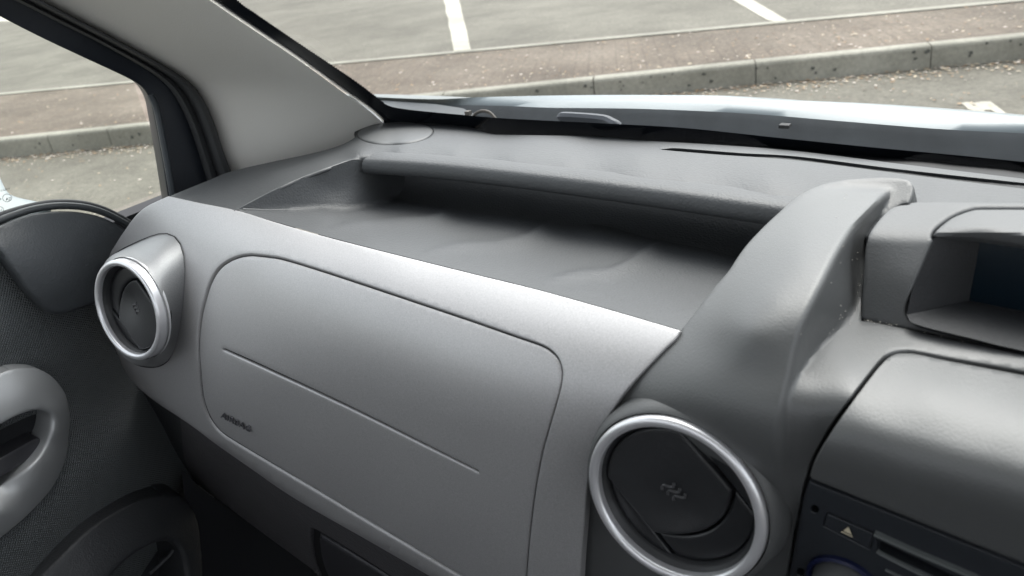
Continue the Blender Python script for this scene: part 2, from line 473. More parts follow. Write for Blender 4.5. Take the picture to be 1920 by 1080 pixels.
# kerb: base line on the road, top line on the island; far edge strip
nb = [gnd(0, 297), gnd(1417, 159), gnd(1920, 112)]
d_ = (nb[2]-nb[0]); d_ /= np.linalg.norm(d_); nrm = np.array([-d_[1], d_[0], 0])
def lerpline(P, t0, t1, n):
    P = np.array(P); s = (P-P[0]) @ d_
    ts = np.linspace(t0, t1, n); fx = np.interp(ts, s, P @ nrm)
    # extrapolate ends straight
    k0 = ((P[1]-P[0]) @ nrm)/((P[1]-P[0]) @ d_); k1 = ((P[-1]-P[-2]) @ nrm)/((P[-1]-P[-2]) @ d_)
    fx = np.where(ts < s[0], P[0] @ nrm+k0*(ts-s[0]), fx); fx = np.where(ts > s[-1], P[-1] @ nrm+k1*(ts-s[-1]), fx)
    return [P[0]+d_*t+nrm*(f-P[0] @ nrm) for t, f in zip(ts, fx)]
base = lerpline(nb, -12, 14, 60)
fe = [gnd(0, 178, ZT), gnd(600, 123, ZT), gnd(1200, 67, ZT), gnd(1920, 2, ZT)]
far = []
for p in base:
    # far edge point on the same crosswise line
    best = None
    for a, b in ((fe[0], fe[1]), (fe[1], fe[2]), (fe[2], fe[3])):
        pass
    s0 = (fe[0]-base[0]) @ d_; s3 = (fe[3]-base[0]) @ d_; t = (p-base[0]) @ d_
    u = (t-s0)/(s3-s0); q = fe[0]+(fe[3]-fe[0])*u
    far.append(q)
base = np.array(base); far = np.array(far)
wid = np.linalg.norm((far-base)[:, :2], axis=1)
inw = np.zeros_like(base); inw[:, :2] = ((far-base)[:, :2])/wid[:, None]
KW = .11
def atz(P, z): Q = P.copy(); Q[:, 2] = z; return Q
# individual kerb stones as one structure with open joints, joints where the photo shows them
kj = [((gnd(x, y)-base[0]) @ d_) for x, y in ((183, 291), (1116, 186), (1417, 159), (1710, 131))]
pitch = (kj[2]-kj[1]); js = [kj[1]+pitch*i for i in range(-9, 10)]
js += [kj[0]]; js = sorted(js); js = [j for i, j in enumerate(js) if i == 0 or j-js[i-1] > .35]
V = []; Fc = []
tt = (base-base[0]) @ d_
def interp(P, t): return np.array([np.interp(t, tt, P[:, k]) for k in range(3)])
def stone(t0, t1, PA, dirn, width, ztop, zbot):
    g = .0035; t0 += g; t1 -= g; n = 6; rows = []
    prof = [(0, zbot), (0.002, ztop-.022), (.007, ztop-.008), (.02, ztop), (width, ztop), (width, ztop-.06)]
    for t in np.linspace(t0, t1, n):
        b0 = interp(PA, t); dn = interp(dirn, t); r = []
        for a, z in prof: q = b0+dn*a; r.append((q[0]+random.uniform(-.0015, .0015), q[1], z))
        rows.append(r)
    v, f = loft_geo(rows)
    k = len(prof); f = list(f)+[tuple(range(k)), tuple((n-1)*k+i for i in range(k-1, -1, -1))]
    return v, f
gl = [stone(a, b, base, inw, KW, ZT, GZ-.02) for a, b in zip(js[:-1], js[1:])]
structure('kerb', *merge(*gl), KERBM)
# dark joint filler behind the gaps
rows = [[tuple(p+i*.012)[:2]+(z,) for p, i in zip(base, inw)] for z in (GZ-.02, ZT-.012)]
structure('kerb_joints', *loft_geo(rows), mat('joint_dirt', (.07, .065, .055), .9))
n_in = base+inw*(KW-.002); f_in = far-inw*.0
structure('paved_island', *loft_geo([atz(n_in, ZT-.006), atz((n_in+f_in)/2, ZT-.002), atz(f_in, ZT-.006)]), BRICK)
structure('far_kerb', *loft_geo([atz(f_in-inw*.004, ZT-.02), atz(f_in-inw*.004, ZT+.004), atz(f_in+inw*.10, ZT+.004), atz(f_in+inw*.105, GZ-.02)]), KERBM)
def marking(name, P, z=GZ+.004):
    P = [gnd(x, y, z) for x, y in P]
    return structure(name, P, [tuple(range(len(P)))], PAINT)
def ragged(a, b, n=14, amp=1.2):
    t = np.linspace(0, 1, n); o = []
    for i, s in enumerate(t):
        j = 0 if i in (0, n-1) else random.uniform(-amp, amp)
        o.append((a[0]+(b[0]-a[0])*s+j, a[1]+(b[1]-a[1])*s))
    return o
marking('parking_line', ragged((821, -60), (851, 95))+[(867, 97)]+ragged((883, 93), (847, -60)))
marking('parking_line', ragged((1290, -50), (1440, 38))+[(1458, 41)]+ragged((1476, 37), (1325, -50)))
marking('parking_line', ragged((-60, 40), (-10, 41))+ragged((22, 40), (5, 32))[1:]+[(-60, 0)])
marking('parking_line', [(1803, 193), (1812, 191), (1824, 193), (1840, 190), (1857, 190), (1868, 198), (1889, 214), (1872, 214), (1858, 206), (1848, 206), (1842, 211), (1828, 208), (1815, 205), (1810, 199)])

# stains on the kerb face: dark pits
def pits():
    gl = []
    for k in range(60):
        px = random.uniform(-60, 1960); s = (px+60)/2020
        yb = np.interp(px, [0, 1417, 1920], [297, 159, 112]); yt = np.interp(px, [0, 1417, 1920], [263, 124, 71])
        py = yt+(yb-yt)*random.uniform(.08, .8)
        # on the kerb face
        b0 = gnd(px, yb); t = (b0-base[0]) @ d_; z = np.interp(py, [yt, yb], [ZT, GZ])
        c = interp(base, t); c[2] = z; dn = interp(inw, t)
        r = random.uniform(.005, .014); n = 9
        ring = []
        for i in range(n):
            a = 2*math.pi*i/n; rr = r*random.uniform(.6, 1.2)
            ring.append(c-dn*.003+d_*rr*math.cos(a)*1.1+np.array([0, 0, rr*math.sin(a)]))
        gl.append((np.array(ring), [tuple(range(n))]))
    o = structure('kerb_stains', *merge(*gl), mat('lichen_dark', (.075, .075, .065), .9))
pits()
# leaf litter along the kerb foot and on the paving
def litter(name, n, area_fn, mats_, smin, smax):
    gl = [[] for _ in mats_]
    for i in range(n):
        p = area_fn(); s = random.uniform(smin, smax); a = random.uniform(0, 6.28); k = random.randrange(len(mats_))
        q = []
        for j in range(5):
            t = a+j*1.2566; rr = s*random.uniform(.5, 1.1)*(1 if j % 2 else .7)
            q.append((p[0]+rr*math.cos(t), p[1]+rr*math.sin(t)*.8, p[2]+.004+random.uniform(0, s*.25)))
        gl[k].append((np.array(q), [(0, 1, 2, 3, 4)]))
    V, Fc, idx = [], [], []
    g = [(merge(*x), i) for i, x in enumerate(gl) if x]
    V, Fc = merge(*[x[0] for x in g])
    me = bpy.data.meshes.new(name); me.from_pydata([tuple(v) for v in V], [], Fc)
    for m in mats_: me.materials.append(m)
    fi = 0
    for (v, f), i in g:
        for _ in f: me.polygons[fi].material_index = i; fi += 1
    o = bpy.data.objects.new(name, me); COL.objects.link(o); return o
LEAF = [mat('dry_leaf', (.34, .22, .12), .8), mat('pale_leaf', (.50, .42, .30), .8), mat('brown_leaf', (.16, .10, .06), .8), mat('blossom', (.62, .55, .48), .8)]
def foot():
    t = random.uniform(10.5, 21); b = interp(base, t); dn = interp(inw, t); q = b-dn*abs(random.gauss(0, .13)); q[2] = GZ+.002; return q
def onpave():
    t = random.uniform(10.5, 21); b = interp(base, t); dn = interp(inw, t); f = interp(far, t); L = np.linalg.norm((f-b)[:2])
    q = b+dn*(KW+(L-KW)*random.random()**1.2); q[2] = ZT; return q
def onroad():
    q = gnd(random.uniform(-30, 1950), random.uniform(90, 420)); t = (q-base[0]) @ d_; b = interp(base, t)
    if (q-b) @ interp(inw, t) > -.02: return foot()
    q[2] = GZ+.002; return q
o = litter('leaf_litter', 5200, lambda: random.choice((foot, foot, onpave, onroad))(), LEAF, .005, .020); o['kind'] = 'stuff'
tag(o, 'dry brown and pale leaf crumbs scattered along the kerb and paving', 'leaf litter')

# ================================================================== CAR BODY
# windscreen plane: y + 0.95 z = 0.41
WN = np.array([0, 1, .95]); WC = .412
def onscreen(px, py, dd=0.0):
    r = ray(px, py); return r*((WC+dd)/(r @ WN))
class Plane:
    def __init__(s, n, c): s.n = np.array(n, float); s.c = c
    def P(s, q):
        q = np.asarray(q, float); c = np.stack([(q[:, 0]-960)/F_PX, (540-q[:, 1])/F_PX, np.ones(len(q))], 1) @ M.T
        return c*(s.c/(c @ s.n))[:, None]
    def N(s, q):
        n = s.n/np.linalg.norm(s.n); p = s.P(q); n = np.tile(n, (len(p), 1)); n[(n*p).sum(1) > 0] *= -1; return n
car = empty('car', (0, .2, GZ), 'pale blue car seen from its front seat, silver and black dashboard, parked by the kerb', 'car')

fo = [(390, -60), (443, 0), (481, 28), (560, 82), (626, 126), (670, 156), (702, 180), (727, 198), (760, 205), (804, 210), (880, 217), (956, 223), (1155, 233), (1290, 241), (1462, 259), (1650, 278), (1800, 292), (1990, 311)]
fi = [(1990, 380), (1700, 345), (1400, 320), (1100, 300), (900, 280), (780, 262), (735, 245), (716, 226), (690, 203), (640, 168), (560, 110), (470, 50), (402, 4), (310, -60)]
SW = Plane(WN, WC)
# outer frit edge carries a row of tiny printed dots: short teeth
def teeth(curve, amp, pitch):
    L = resample(cr(curve), pitch/2, closed=False); o = []
    t = np.gradient(L, axis=0); t /= np.hypot(*t.T)[:, None]; n = np.stack([t[:, 1], -t[:, 0]], 1)
    for i, p in enumerate(L):
        a = amp*(1.3 if p[0] < 720 else .45)
        o.append(p+n[i]*(a if i % 2 else 0))
    return np.array(o)
to = teeth(fo, 2.0, 5.0)
fr = np.vstack([to, cr(fi)])
# build frit as strip polygons: CDT directly, slightly behind the glass
V, Fc = sheet_geo(fr, Plane(WN, WC-.003), step=26, fine=3.0)
ws_out = [(-.72, .62), (.75, .62)]
# glass pane: full windscreen in the plane
def wp(x, z): return np.array([x, WC-.95*z, z])
gV = [wp(-.80, -.30), wp(.80, -.30), wp(.62, .36), wp(-.62, .36)]
gV = [pt(390, -60, 'x', -.70)] and [wp(-.80, -.30), wp(.80, -.30), wp(.66, .36), wp(-.66, .36)]
wsc = link('windscreen', gV, [(0, 1, 2, 3)], WGLASS, car, smooth=False)
link('frit_border', V, Fc, FRIT, wsc, smooth=False)

# pillar trim
P_edge = [(60, -60), (148, -8), (148, 35), (222, 74)]
seal_in = [(-70, -78), (78, 0), (148, 37), (222, 76), (296, 116), (333, 138), (363, 160), (385, 192), (404, 236), (418, 281), (433, 320), (450, 372)]
def even(c, n):
    c = cr(c) if len(c) > 2 else np.array(c, float); L = np.r_[0, np.cumsum(np.hypot(*np.diff(c, axis=0).T))]
    t = np.linspace(0, L[-1], n); return np.stack([np.interp(t, L, c[:, 0]), np.interp(t, L, c[:, 1])], 1)
def smooth2(c, k=6):
    for _ in range(k): c = np.vstack([c[:1], (c[:-2]+2*c[1:-1]+c[2:])/4, c[-1:]])
    return c
def ribbon(name, A, B, prof, m, par, n=90):
    """strip between two picture curves on the car side; prof gives (share across, x position)"""
    A = smooth2(even(A, n)); B = smooth2(even(B, n)); rows = []
    for u, x in prof:
        q = A*(1-u)+B*u; rows.append(np.array([pt(a, b, 'x', x(bb) if callable(x) else x) for (a, b), bb in zip(q, B)]))
    return link(name, *loft_geo(rows), m, par, ang=60)
pil_in = [(300, -64), (402, 7), (470, 53), (560, 113), (640, 171), (690, 206), (716, 229), (735, 247), (760, 270)]
pil_out = [(x-12, y+2) for x, y in seal_in[:-1]]+[(452, 372)]
us = np.linspace(0, 1, 25)
def pil_x(u):
    return np.interp(u, [0, .05, .12, .25, .5, .8, .97, 1], [-.835, -.822, -.815, -.803, -.775, -.738, -.716, -.713])
px_ = [pil_x(u) for u in us]
for _ in range(3): px_ = [px_[0]]+[(px_[i-1]+2*px_[i]+px_[i+1])/4 for i in range(1, 24)]+[px_[-1]]
def on_glass(g, k=.985):
    # share g of the way from the door seal (x = -.835) to the glass edge beside this row
    return lambda bb: -.835+g*(onscreen(*bb)[0]*k+.835)
g_ = [(x+.835)/(px_[-1]+.835) for x in px_]
pf = [(0, -.85)]+[(u, on_glass(g)) for u, g in zip(us, g_)]+[(1.0, on_glass(1, .995)), (.995, on_glass(1, 1.02))]
ribbon('pillar_trim', pil_out, pil_in, pf, TRIM, car)
# body door seal: soft rubber roll between door frame and pillar
seal_out = [(-70, -42), (30, 2), (111, 43), (170, 72), (222, 100), (281, 134), (318, 164), (344, 207), (358, 240), (370, 274), (389, 337), (400, 380)]
ribbon('door_opening_seal', [(x-2, y-1) for x, y in seal_out], seal_in, [(0, -.850), (0.0, -.830), (.08, -.822), (.22, -.817), (.36, -.8185), (.42, -.821), (.48, -.8185), (.6, -.811), (.75, -.806), (.88, -.806), (.96, -.810), (1, -.816), (1, -.84)], RUBBER, car)

# cowl behind the screen
yb = .41
ctrlC = [(835, 193), (885, 197), (960, 199), (1033, 202), (1200, 204), (1387, 212), (1575, 227), (1762, 242), (1920, 250), (1990, 256)]
top = [pt(x, y, 'z', -.222) for x, y in ctrlC]
zs = [-.245, -.27, -.285, -.29, -.285]
row_edge = spl3(top, 60)
rows = [row_edge]
for k, (dy, dz) in enumerate([(-.004, -.006), (-.012, -.03), (-.03, -.052), (-.06, -.060), (-.11, -.056), (-.16, -.052)]):
    rows.append(row_edge+np.array([0, dy, dz]))
for r in rows[2:]:
    r[:, 1] = np.maximum(r[:, 1], WC-.95*r[:, 2]+.006)
rows = [np.vstack([r_, [r_[-1]+np.array([.09*k, -.012*k, -.0025*k]) for k in range(1, 9)]]) for r_ in rows]
link('cowl', *loft_geo(rows), COWL, car, ang=60)
# bonnet: rolled rear edge, crest, then falling away to the front
crest_px = [(600, 176), (704, 182), (814, 186), (905, 182), (1038, 179), (1150, 178), (1277, 179), (1387, 187), (1560, 195), (1762, 210), (1920, 225), (1990, 232)]
be = spl3([pt(x, y, 'z', -.222) for x, y in [(600, 184), (704, 188), (819, 193), (885, 197), (960, 199), (1033, 202), (1200, 204), (1387, 212), (1575, 227), (1762, 242), (1920, 250), (1990, 256)]], 70)
bc = spl3([pt(x, y, 'z', -.214) for x, y in crest_px], 70)
rows = [be+[0, .012, -.012], be+[0, -.001, -.006], be, be+(bc-be)*.35+[0, 0, .0012], bc]
for k in range(1, 9):
    s = k/8; rows.append(bc+np.array([0, 1.0*s, -.255*s-.08*s*s]))
# extend bonnet sideways as one sheet to the right wing
rows2 = []
for r in rows:
    e = r[-1]-r[-2]; ext = [r[-1]+np.array([.09*k, -.012*k, -.0025*k]) for k in range(1, 9)]
    rows2.append(np.vstack([r, ext]))
link('bonnet', *loft_geo(rows2), BONNET, car, ang=50)
# left wing top beside the screen corner (greyish sloping facet)
SWg = Surf([(690, 178, 'z', -.216), (704, 186, 'z', -.218), (819, 194, 'z', -.219), (885, 210, 'z', -.228), (860, 228, 'z', -.236), (760, 212, 'z', -.229), (727, 203, 'z', -.225)], lam=1e-3)
sheet('wing_edge', np.array([(640, 150), (700, 187), (819, 195.5), (868, 203), (890, 214), (900, 235), (700, 235)], float), SWg, mat('wing_grey_plastic', (.22, .23, .235), .35), car, step=10, skirt=.01)
# wiper and hinge bits in the cowl
wV = tube_geo(spl3([pt(882, 226, 'y', .69), pt(893, 212, 'y', .69), pt(908, 208, 'y', .688), pt(922, 214, 'y', .688), pt(934, 230, 'y', .685)], 14), .0018, 8)
link('bonnet_hinge', *merge(wV, box_geo(pt(878, 212, 'y', .70), (.006, .006, .005))), mat('hinge_metal', (.08, .07, .06), .6), car)
wb = [pt(1052, 222, 'y', .66), pt(1060, 219, 'y', .66), pt(1128, 224, 'y', .66), pt(1150, 232, 'y', .655), pt(1165, 240, 'y', .65)]
link('wiper_arm', *tube_geo(spl3(wb, 16), [.005]*14+[.003, .001], 8), mat('wiper_plastic', (.045, .052, .065), .55), car)
link('washer_nozzle', *box_geo(pt(1472, 236, 'y', .68), (.009, .007, .003)), mat('nozzle_black', (.015, .016, .018), .7), car)

# roof, floor, far side and rear so that light enters only through the windows
def slab(name, c, s, m, par): return link(name, *box_geo(c, s), m, par, smooth=False)
slab('roof', (0, -.62, .40), (1.66, 1.42, .04), LINING, car)
slab('header', (0, .085, .375), (1.36, .05, .05), LINING, car)
slab('floor', (0, -.4, -.98), (1.70, 2.6, .04), DARK, car)
slab('firewall', (0, .62, -.62), (1.62, .03, .70), DARK, car)
slab('kick_panel', (-.905, -.22, -.78), (.03, 1.7, 1.02), DARK, car)
slab('driver_door', (.86, -.25, -.64), (.05, 1.5, .64), REARM, car)
slab('tailgate', (0, -1.32, -.72), (1.66, .04, .50), REARM, car)
for sx in (-.84, .84): slab('door_pillar', (sx, -.62, .06), (.06, .10, .66), DARK, car)
slab('front_pillar', (.76, .27, .06), (.05, .06, .75), TRIM, car)
for sx in (-.28, .38):
    slab('seat_back', (sx-.14, -.62, -.42), (.46, .12, .62), mat('seat_cloth', (.10, .10, .11), .9), car)

# ================================================================== PASSENGER DOOR
# door panel (woven)
SD = Surf([(-70, 380, 'x', -.85), (0, 470, 'x', -.845), (0, 580, 'x', -.83), (107, 592, 'x', -.832), (180, 573, 'x', -.84), (260, 500, 'x', -.87), (250, 700, 'x', -.86), (330, 860, 'x', -.875),
           (60, 640, 'x', -.832), (150, 680, 'x', -.84), (180, 800, 'x', -.840), (240, 820, 'x', -.838), (150, 900, 'x', -.825), (60, 1000, 'x', -.812), (-70, 1100, 'x', -.80), (0, 640, 'x', -.828), (-70, 600, 'x', -.825),
           (250, 950, 'x', -.845), (330, 930, 'x', -.868), (420, 980, 'x', -.89), (100, 1060, 'x', -.82), (200, 760, 'x', -.848), (0, 840, 'x', -.84), (60, 780, 'x', -.84)], lam=2e-3)
dp = np.array([(-75, 300), (30, 440), (110, 560), (210, 540), (300, 400), (420, 760), (560, 1180), (-80, 1190)], float)
hole = crc([(-50, 830), (0, 806), (56, 780), (80, 778), (90, 795), (80, 835), (55, 862), (0, 900), (-50, 935)])
door = sheet('door', dp, SD, WEAVE, car, step=9, holes=[hole])
# window frame
fr_out = [(-70, -8), (0, 31), (74, 69), (148, 104), (222, 138), (246, 150), (262, 160), (274, 173), (283, 191), (288, 213), (293, 237), (304, 296), (314, 360), (322, 410)]
SF = Surf([(x, y, 'x', -.846) for x, y in fr_out[::2]]+[(x, y, 'x', -.838) for x, y in seal_out[::3]], lam=1e-3)
sheet('window_frame', np.vstack([cr(fr_out), [(420, 410)], cr([(405, 380), (392, 337), (373, 274), (347, 207), (321, 162), (284, 131), (225, 97), (114, 40), (33, -1), (-70, -48)])]), SF, DOORF, door, step=9, r_px=2, r_m=.002, skirt=.03)
# glass run channel (thin glossy rubber line along the vertical part)
ch = [(276, 178), (286, 200), (292, 225), (299, 262), (308, 310), (316, 358), (322, 395)]
link('glass_channel', *tube_geo([pt(x+6, y, 'x', -.842) for x, y in resample(cr(ch), 8, closed=False)], .0034, 8), mat('channel_rubber', (.07, .08, .09), .3), door)
link('window_glass', [(-.866, -.55, -.25), (-.866, .46, -.25), (-.866, .46, -.10), (-.866, .10, .34), (-.866, -.55, .34)], [(0, 1, 2, 3, 4)], DGLASS, door, smooth=False)
# upper trim (dark grained pad)
tt_ = [(-70, 448), (0, 419), (30, 407), (56, 399), (90, 394), (130, 393), (165, 397), (200, 407), (235, 426), (262, 445)]
tb_ = [(290, 520), (215, 560), (178, 573), (148, 583), (126, 590), (107, 592), (92, 588), (80, 578), (68, 568), (52, 548), (35, 523), (15, 495), (0, 472), (-30, 430), (-70, 380)]
SU = Surf([(-70, 448, 'x', -.835), (0, 419, 'x', -.835), (130, 393, 'x', -.838), (235, 426, 'x', -.84), (290, 520, 'x', -.85),
           (60, 450, 'x', -.818), (150, 470, 'x', -.818), (0, 440, 'x', -.826), (110, 540, 'x', -.805), (200, 520, 'x', -.822),
           (178, 573, 'x', -.812), (107, 590, 'x', -.808), (60, 530, 'x', -.806), (15, 480, 'x', -.812), (0, 470, 'x', -.814), (-70, 400, 'x', -.825)], lam=1e-3)
tb2 = [(290, 520), (215, 560), (178, 573), (148, 583), (126, 590), (107, 592), (92, 588), (80, 578), (52, 548), (35, 523), (15, 495), (0, 472), (-70, 400)]
sheet('upper_trim', poly(tt_, [(262, 445), (290, 520)], tb2), SU, SAIL, door, step=8, r_px=7, r_m=.007, skirt=.03)
# belt weatherstrips: two thin arcs
def arc(name, pts, x, r, m):
    link(name, *tube_geo([pt(a, b, 'x', x) for a, b in resample(cr(pts), 6, closed=False)], r, 10), m, door)
arc('window_seal', [(-70, 441), (0, 413), (30, 402), (60, 393), (95, 387), (130, 386), (165, 390), (200, 401), (238, 421), (262, 440)], -.843, .0036, mat('weatherstrip_sheen', (.045, .05, .053), .4))
arc('window_seal', [(-70, 434), (0, 406), (30, 396), (60, 388), (95, 382), (130, 381), (165, 385), (200, 396), (238, 416), (262, 436)], -.852, .0040, RUBBER)
# door mirror housing outside, pale
SMi = Surf([(-70, 330, 'x', -1.0), (0, 340, 'x', -1.0), (60, 370, 'x', -.98), (95, 380, 'x', -.96), (0, 400, 'x', -.95), (-70, 430, 'x', -.95)], lam=1e-2)
sheet('door_mirror', poly([(-70, 300), (-12, 318), (0, 330), (10, 350), (17, 360), (30, 367), (60, 374), (96, 381)], [(96, 381), (80, 396), (-70, 440)]), SMi, BONNET, door, step=8, r_px=3, r_m=.004, skirt=.06)
# small slot seen left of the trim
# pull handle bezel
SH = Surf([(x, y, 'x', v) for x, y, v in [(-60, 720, -.812), (0, 698, -.812), (48, 688, -.814), (85, 695, -.818), (115, 721, -.824), (131, 754, -.828), (132, 810, -.83), (122, 876, -.826), (74, 947, -.815), (0, 1013, -.806), (-60, 1065, -.80),
                                              (-60, 775, -.802), (0, 750, -.802), (50, 735, -.802), (85, 745, -.807), (108, 770, -.811), (116, 810, -.813), (103, 860, -.811), (68, 905, -.802), (0, 958, -.793), (-60, 1000, -.790),
                                              (-60, 830, -.80), (0, 800, -.80), (56, 772, -.80), (89, 771, -.805), (101, 790, -.808), (89, 832, -.808), (63, 869, -.80), (0, 908, -.811), (-60, 950, -.807)]], lam=2e-5)
bez = poly([(-60, 722), (0, 698), (25, 690), (48, 688), (68, 689), (85, 695), (101, 706), (115, 722), (125, 738), (131, 758), (134, 785), (132, 815), (128, 850), (120, 878), (100, 916), (74, 947), (40, 980), (0, 1013), (-60, 1065)], [(-60, 1065), (-60, 722)])
bh = poly([(-55, 828), (0, 798), (30, 782), (56, 772), (75, 769), (89, 771), (98, 777), (101, 789), (98, 808), (89, 832), (78, 852), (63, 869), (35, 888), (0, 909), (-55, 948)], [(-55, 948), (-55, 828)])
bzo = sheet('handle_bezel', bez, SH, GREYM, door, step=6, holes=[bh], r_px=4, r_m=.004, skirt=.03, skirt_dir=(-1, 0, 0))
link('handle_recess', *sheet_geo(offset(resample(bh, 5) if area(bh) > 0 else resample(bh, 5)[::-1], -8), Plane((1, 0, 0), -.842), step=12), DARK, door)
SLv = Surf([(-60, 900, 'x', -.812), (0, 861, 'x', -.812), (74, 822, 'x', -.820), (70, 845, 'x', -.818), (0, 885, 'x', -.808), (-60, 925, 'x', -.808)], lam=1e-3)
sheet('door_release_lever', poly([(-60, 890), (0, 858), (40, 836), (66, 822), (75, 822), (78, 830)], [(78, 830), (72, 846), (55, 862), (0, 897), (-60, 935)], [(-60, 935), (-60, 890)]), SLv, GLOVEH, door, step=5, r_px=3, r_m=.003, skirt=.02, skirt_dir=(-1, 0, 0))
# door pocket with its rolled lip
pk = [(40, 1110), (74, 1080), (108, 1046), (148, 1006), (185, 976), (222, 954), (260, 936), (296, 927), (325, 925), (345, 929), (365, 955), (380, 1010), (385, 1190)]
SPk = Surf([(40, 1110, 'x', -.80), (148, 1006, 'x', -.805), (222, 954, 'x', -.815), (296, 927, 'x', -.825), (380, 922, 'x', -.84), (430, 940, 'x', -.85), (180, 1080, 'x', -.785), (300, 1000, 'x', -.80), (420, 1060, 'x', -.82), (300, 1180, 'x', -.78)], lam=1e-3)
sheet('door_pocket', poly(pk, [(385, 1190), (0, 1190)], [(0, 1190), (40, 1110)]), SPk, POCKET, door, step=9, r_px=8, r_m=.006, skirt=.05, skirt_dir=(-1, 0, .2),
      holes=[poly([(150, 1190), (190, 1110), (235, 1055), (280, 1024), (318, 1014), (340, 1030), (352, 1080), (356, 1185)], [(356, 1185), (150, 1190)])])
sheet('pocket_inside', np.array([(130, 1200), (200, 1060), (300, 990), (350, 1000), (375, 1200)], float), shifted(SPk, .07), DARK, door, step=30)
sheet('footwell_shade', np.array([(340, 880), (372, 912), (470, 985), (640, 1110), (640, 1200), (383, 1200), (378, 1040), (366, 965), (346, 934)], float), Plane((1, 0, 0), -.835), DARK, car, step=40)  # dark sheet added for the deep shade beside the door pocket
link('speaker_rib', *tube_geo([pt(x, y, 'x', -.82) for x, y in ((280, 1075), (300, 1058), (318, 1040), (326, 1028))], .0025, 6), POCKET, door)

# glass stamp: circle, mirrored letters
def text_geo(s, size=1.0, ext=0.0, space=1.0):
    c = bpy.data.curves.new('lettering', 'FONT'); c.body = s; c.size = size; c.extrude = ext; c.space_character = space; c.resolution_u = 3
    c.offset = .004*size
    o = bpy.data.objects.new('lettering', c); COL.objects.link(o)
    dg = bpy.context.evaluated_depsgraph_get(); me = bpy.data.meshes.new_from_object(o.evaluated_get(dg))
    V = np.array([v.co[:] for v in me.vertices]); Fc = [tuple(p.vertices) for p in me.polygons]
    bpy.data.objects.remove(o); bpy.data.curves.remove(c); bpy.data.meshes.remove(me)
    return V, Fc
def lay(geo, S, o, u, v, h0=0.0, hs=1.0):
    """put flat lettering on a surface; o, u, v in picture pixels"""
    V, Fc = geo; q = np.array(o)+V[:, :1]*np.array(u)+V[:, 1:2]*np.array(v)
    P = S.P(q); N = S.N(q)
    return P+N*(h0+V[:, 2:3]*hs), Fc
SG = Plane((1, 0, 0), -.8645)
gl = [lay(text_geo('E4', 1), SG, (19.5, 376), (-9.0, .8), (1.5, -9.5)),
      lay(text_geo('TUSAZ', 1), SG, (19, 355), (-6.0, 1.5), (.6, -5)),
      lay(text_geo('43', 1), SG, (2, 376), (-8, .8), (1.5, -8)),
      lay(text_geo('3', 1), SG, (4, 397), (-8, .8), (1.5, -8))]
for cx, cy, r in ((13.5, 371, 9), (0, 393, 7)):
    q = np.array([(cx+r*math.cos(t), cy+r*.85*math.sin(t)) for t in np.linspace(0, 2*math.pi, 28)])
    q2 = np.array([(cx+(r-1)*math.cos(t), cy+(r-1)*.85*math.sin(t)) for t in np.linspace(0, 2*math.pi, 28)])
    gl.append(loft_geo([SG.P(q), SG.P(q2)]))
link('glass_stamp', *merge(*gl), STAMP, door, smooth=False)

# ================================================================== DASHBOARD

# --- top pad -------------------------------------------------------
SPad = Surf([(318, 367, 'z', -.2025, .1), (360, 380, 'z', -.2022, .1), (400, 388, 'z', -.2018, .1), (448, 393, 'z', -.2010, .1), (389, 337, 'z', -.209), (435, 318, 'z', -.210), (518, 299, 'z', -.212), (592, 283, 'z', -.213), (640, 268, 'z', -.210), (667, 254, 'z', -.207),
             (420, 350, 'z', -.204), (520, 325, 'z', -.200), (560, 338, 'z', -.1915, .1), (600, 300, 'z', -.198), (620, 315, 'z', -.1895, .1), (500, 364, 'z', -.1965, .1),
             (667, 301, 'z', -.1915, .03), (669, 287, 'z', -.1894, .03), (675, 297, 'z', -.1915, .03), (677, 283, 'z', -.1894, .03), (745, 300, 'z', -.1915, .03), (747, 286, 'z', -.1894, .03), (850, 308, 'z', -.1915, .03), (852, 294, 'z', -.1894, .03), (956, 319, 'z', -.1915, .03), (958, 305, 'z', -.1894, .03), (1060, 331, 'z', -.1915, .03), (1062, 317, 'z', -.1894, .03), (1160, 344, 'z', -.1915, .03), (1162, 330, 'z', -.1894, .03), (1280, 359, 'z', -.1915, .03), (1282, 345, 'z', -.1894, .03), (1400, 376, 'z', -.1915, .03), (1402, 362, 'z', -.1894, .03), (1500, 390, 'z', -.1915, .03), (1502, 376, 'z', -.1894, .03),
             (700, 239, 'z', -.201), (735, 227, 'z', -.203), (804, 226, 'z', -.203), (855, 228, 'z', -.204), (916, 247, 'z', -.202), (956, 250, 'z', -.202), (1109, 253, 'z', -.202), (1200, 260, 'z', -.202), (1462, 277, 'z', -.202), (1687, 304, 'z', -.202), (1920, 332, 'z', -.202), (1990, 342, 'z', -.202),
             (741, 249, 'z', -.198), (741, 275, 'z', -.194), (850, 268, 'z', -.194), (1000, 285, 'z', -.190), (1200, 295, 'z', -.189), (1450, 325, 'z', -.187), (1700, 345, 'z', -.187), (1920, 365, 'z', -.187), (1990, 372, 'z', -.187), (1750, 380, 'z', -.186), (1950, 392, 'z', -.186), (1600, 400, 'z', -.189)], lam=1e-3)
back = [(667, 254), (680, 246), (700, 238), (718, 231), (737, 227), (758, 226), (804, 226), (835, 227), (858, 229), (885, 236), (905, 244), (925, 249), (956, 250), (1109, 253), (1200, 260), (1462, 277), (1687, 304), (1920, 332), (1990, 341)]
rimpx = [(684, 298.5), (695, 298.5), (720, 299.5), (753, 301.5), (850, 309), (956, 320), (1060, 332), (1160, 345), (1280, 360), (1400, 377), (1500, 391), (1560, 400)]
lip = [(1500, 386)]+[(a, b-6) for a, b in rimpx[-3:0:-1]]
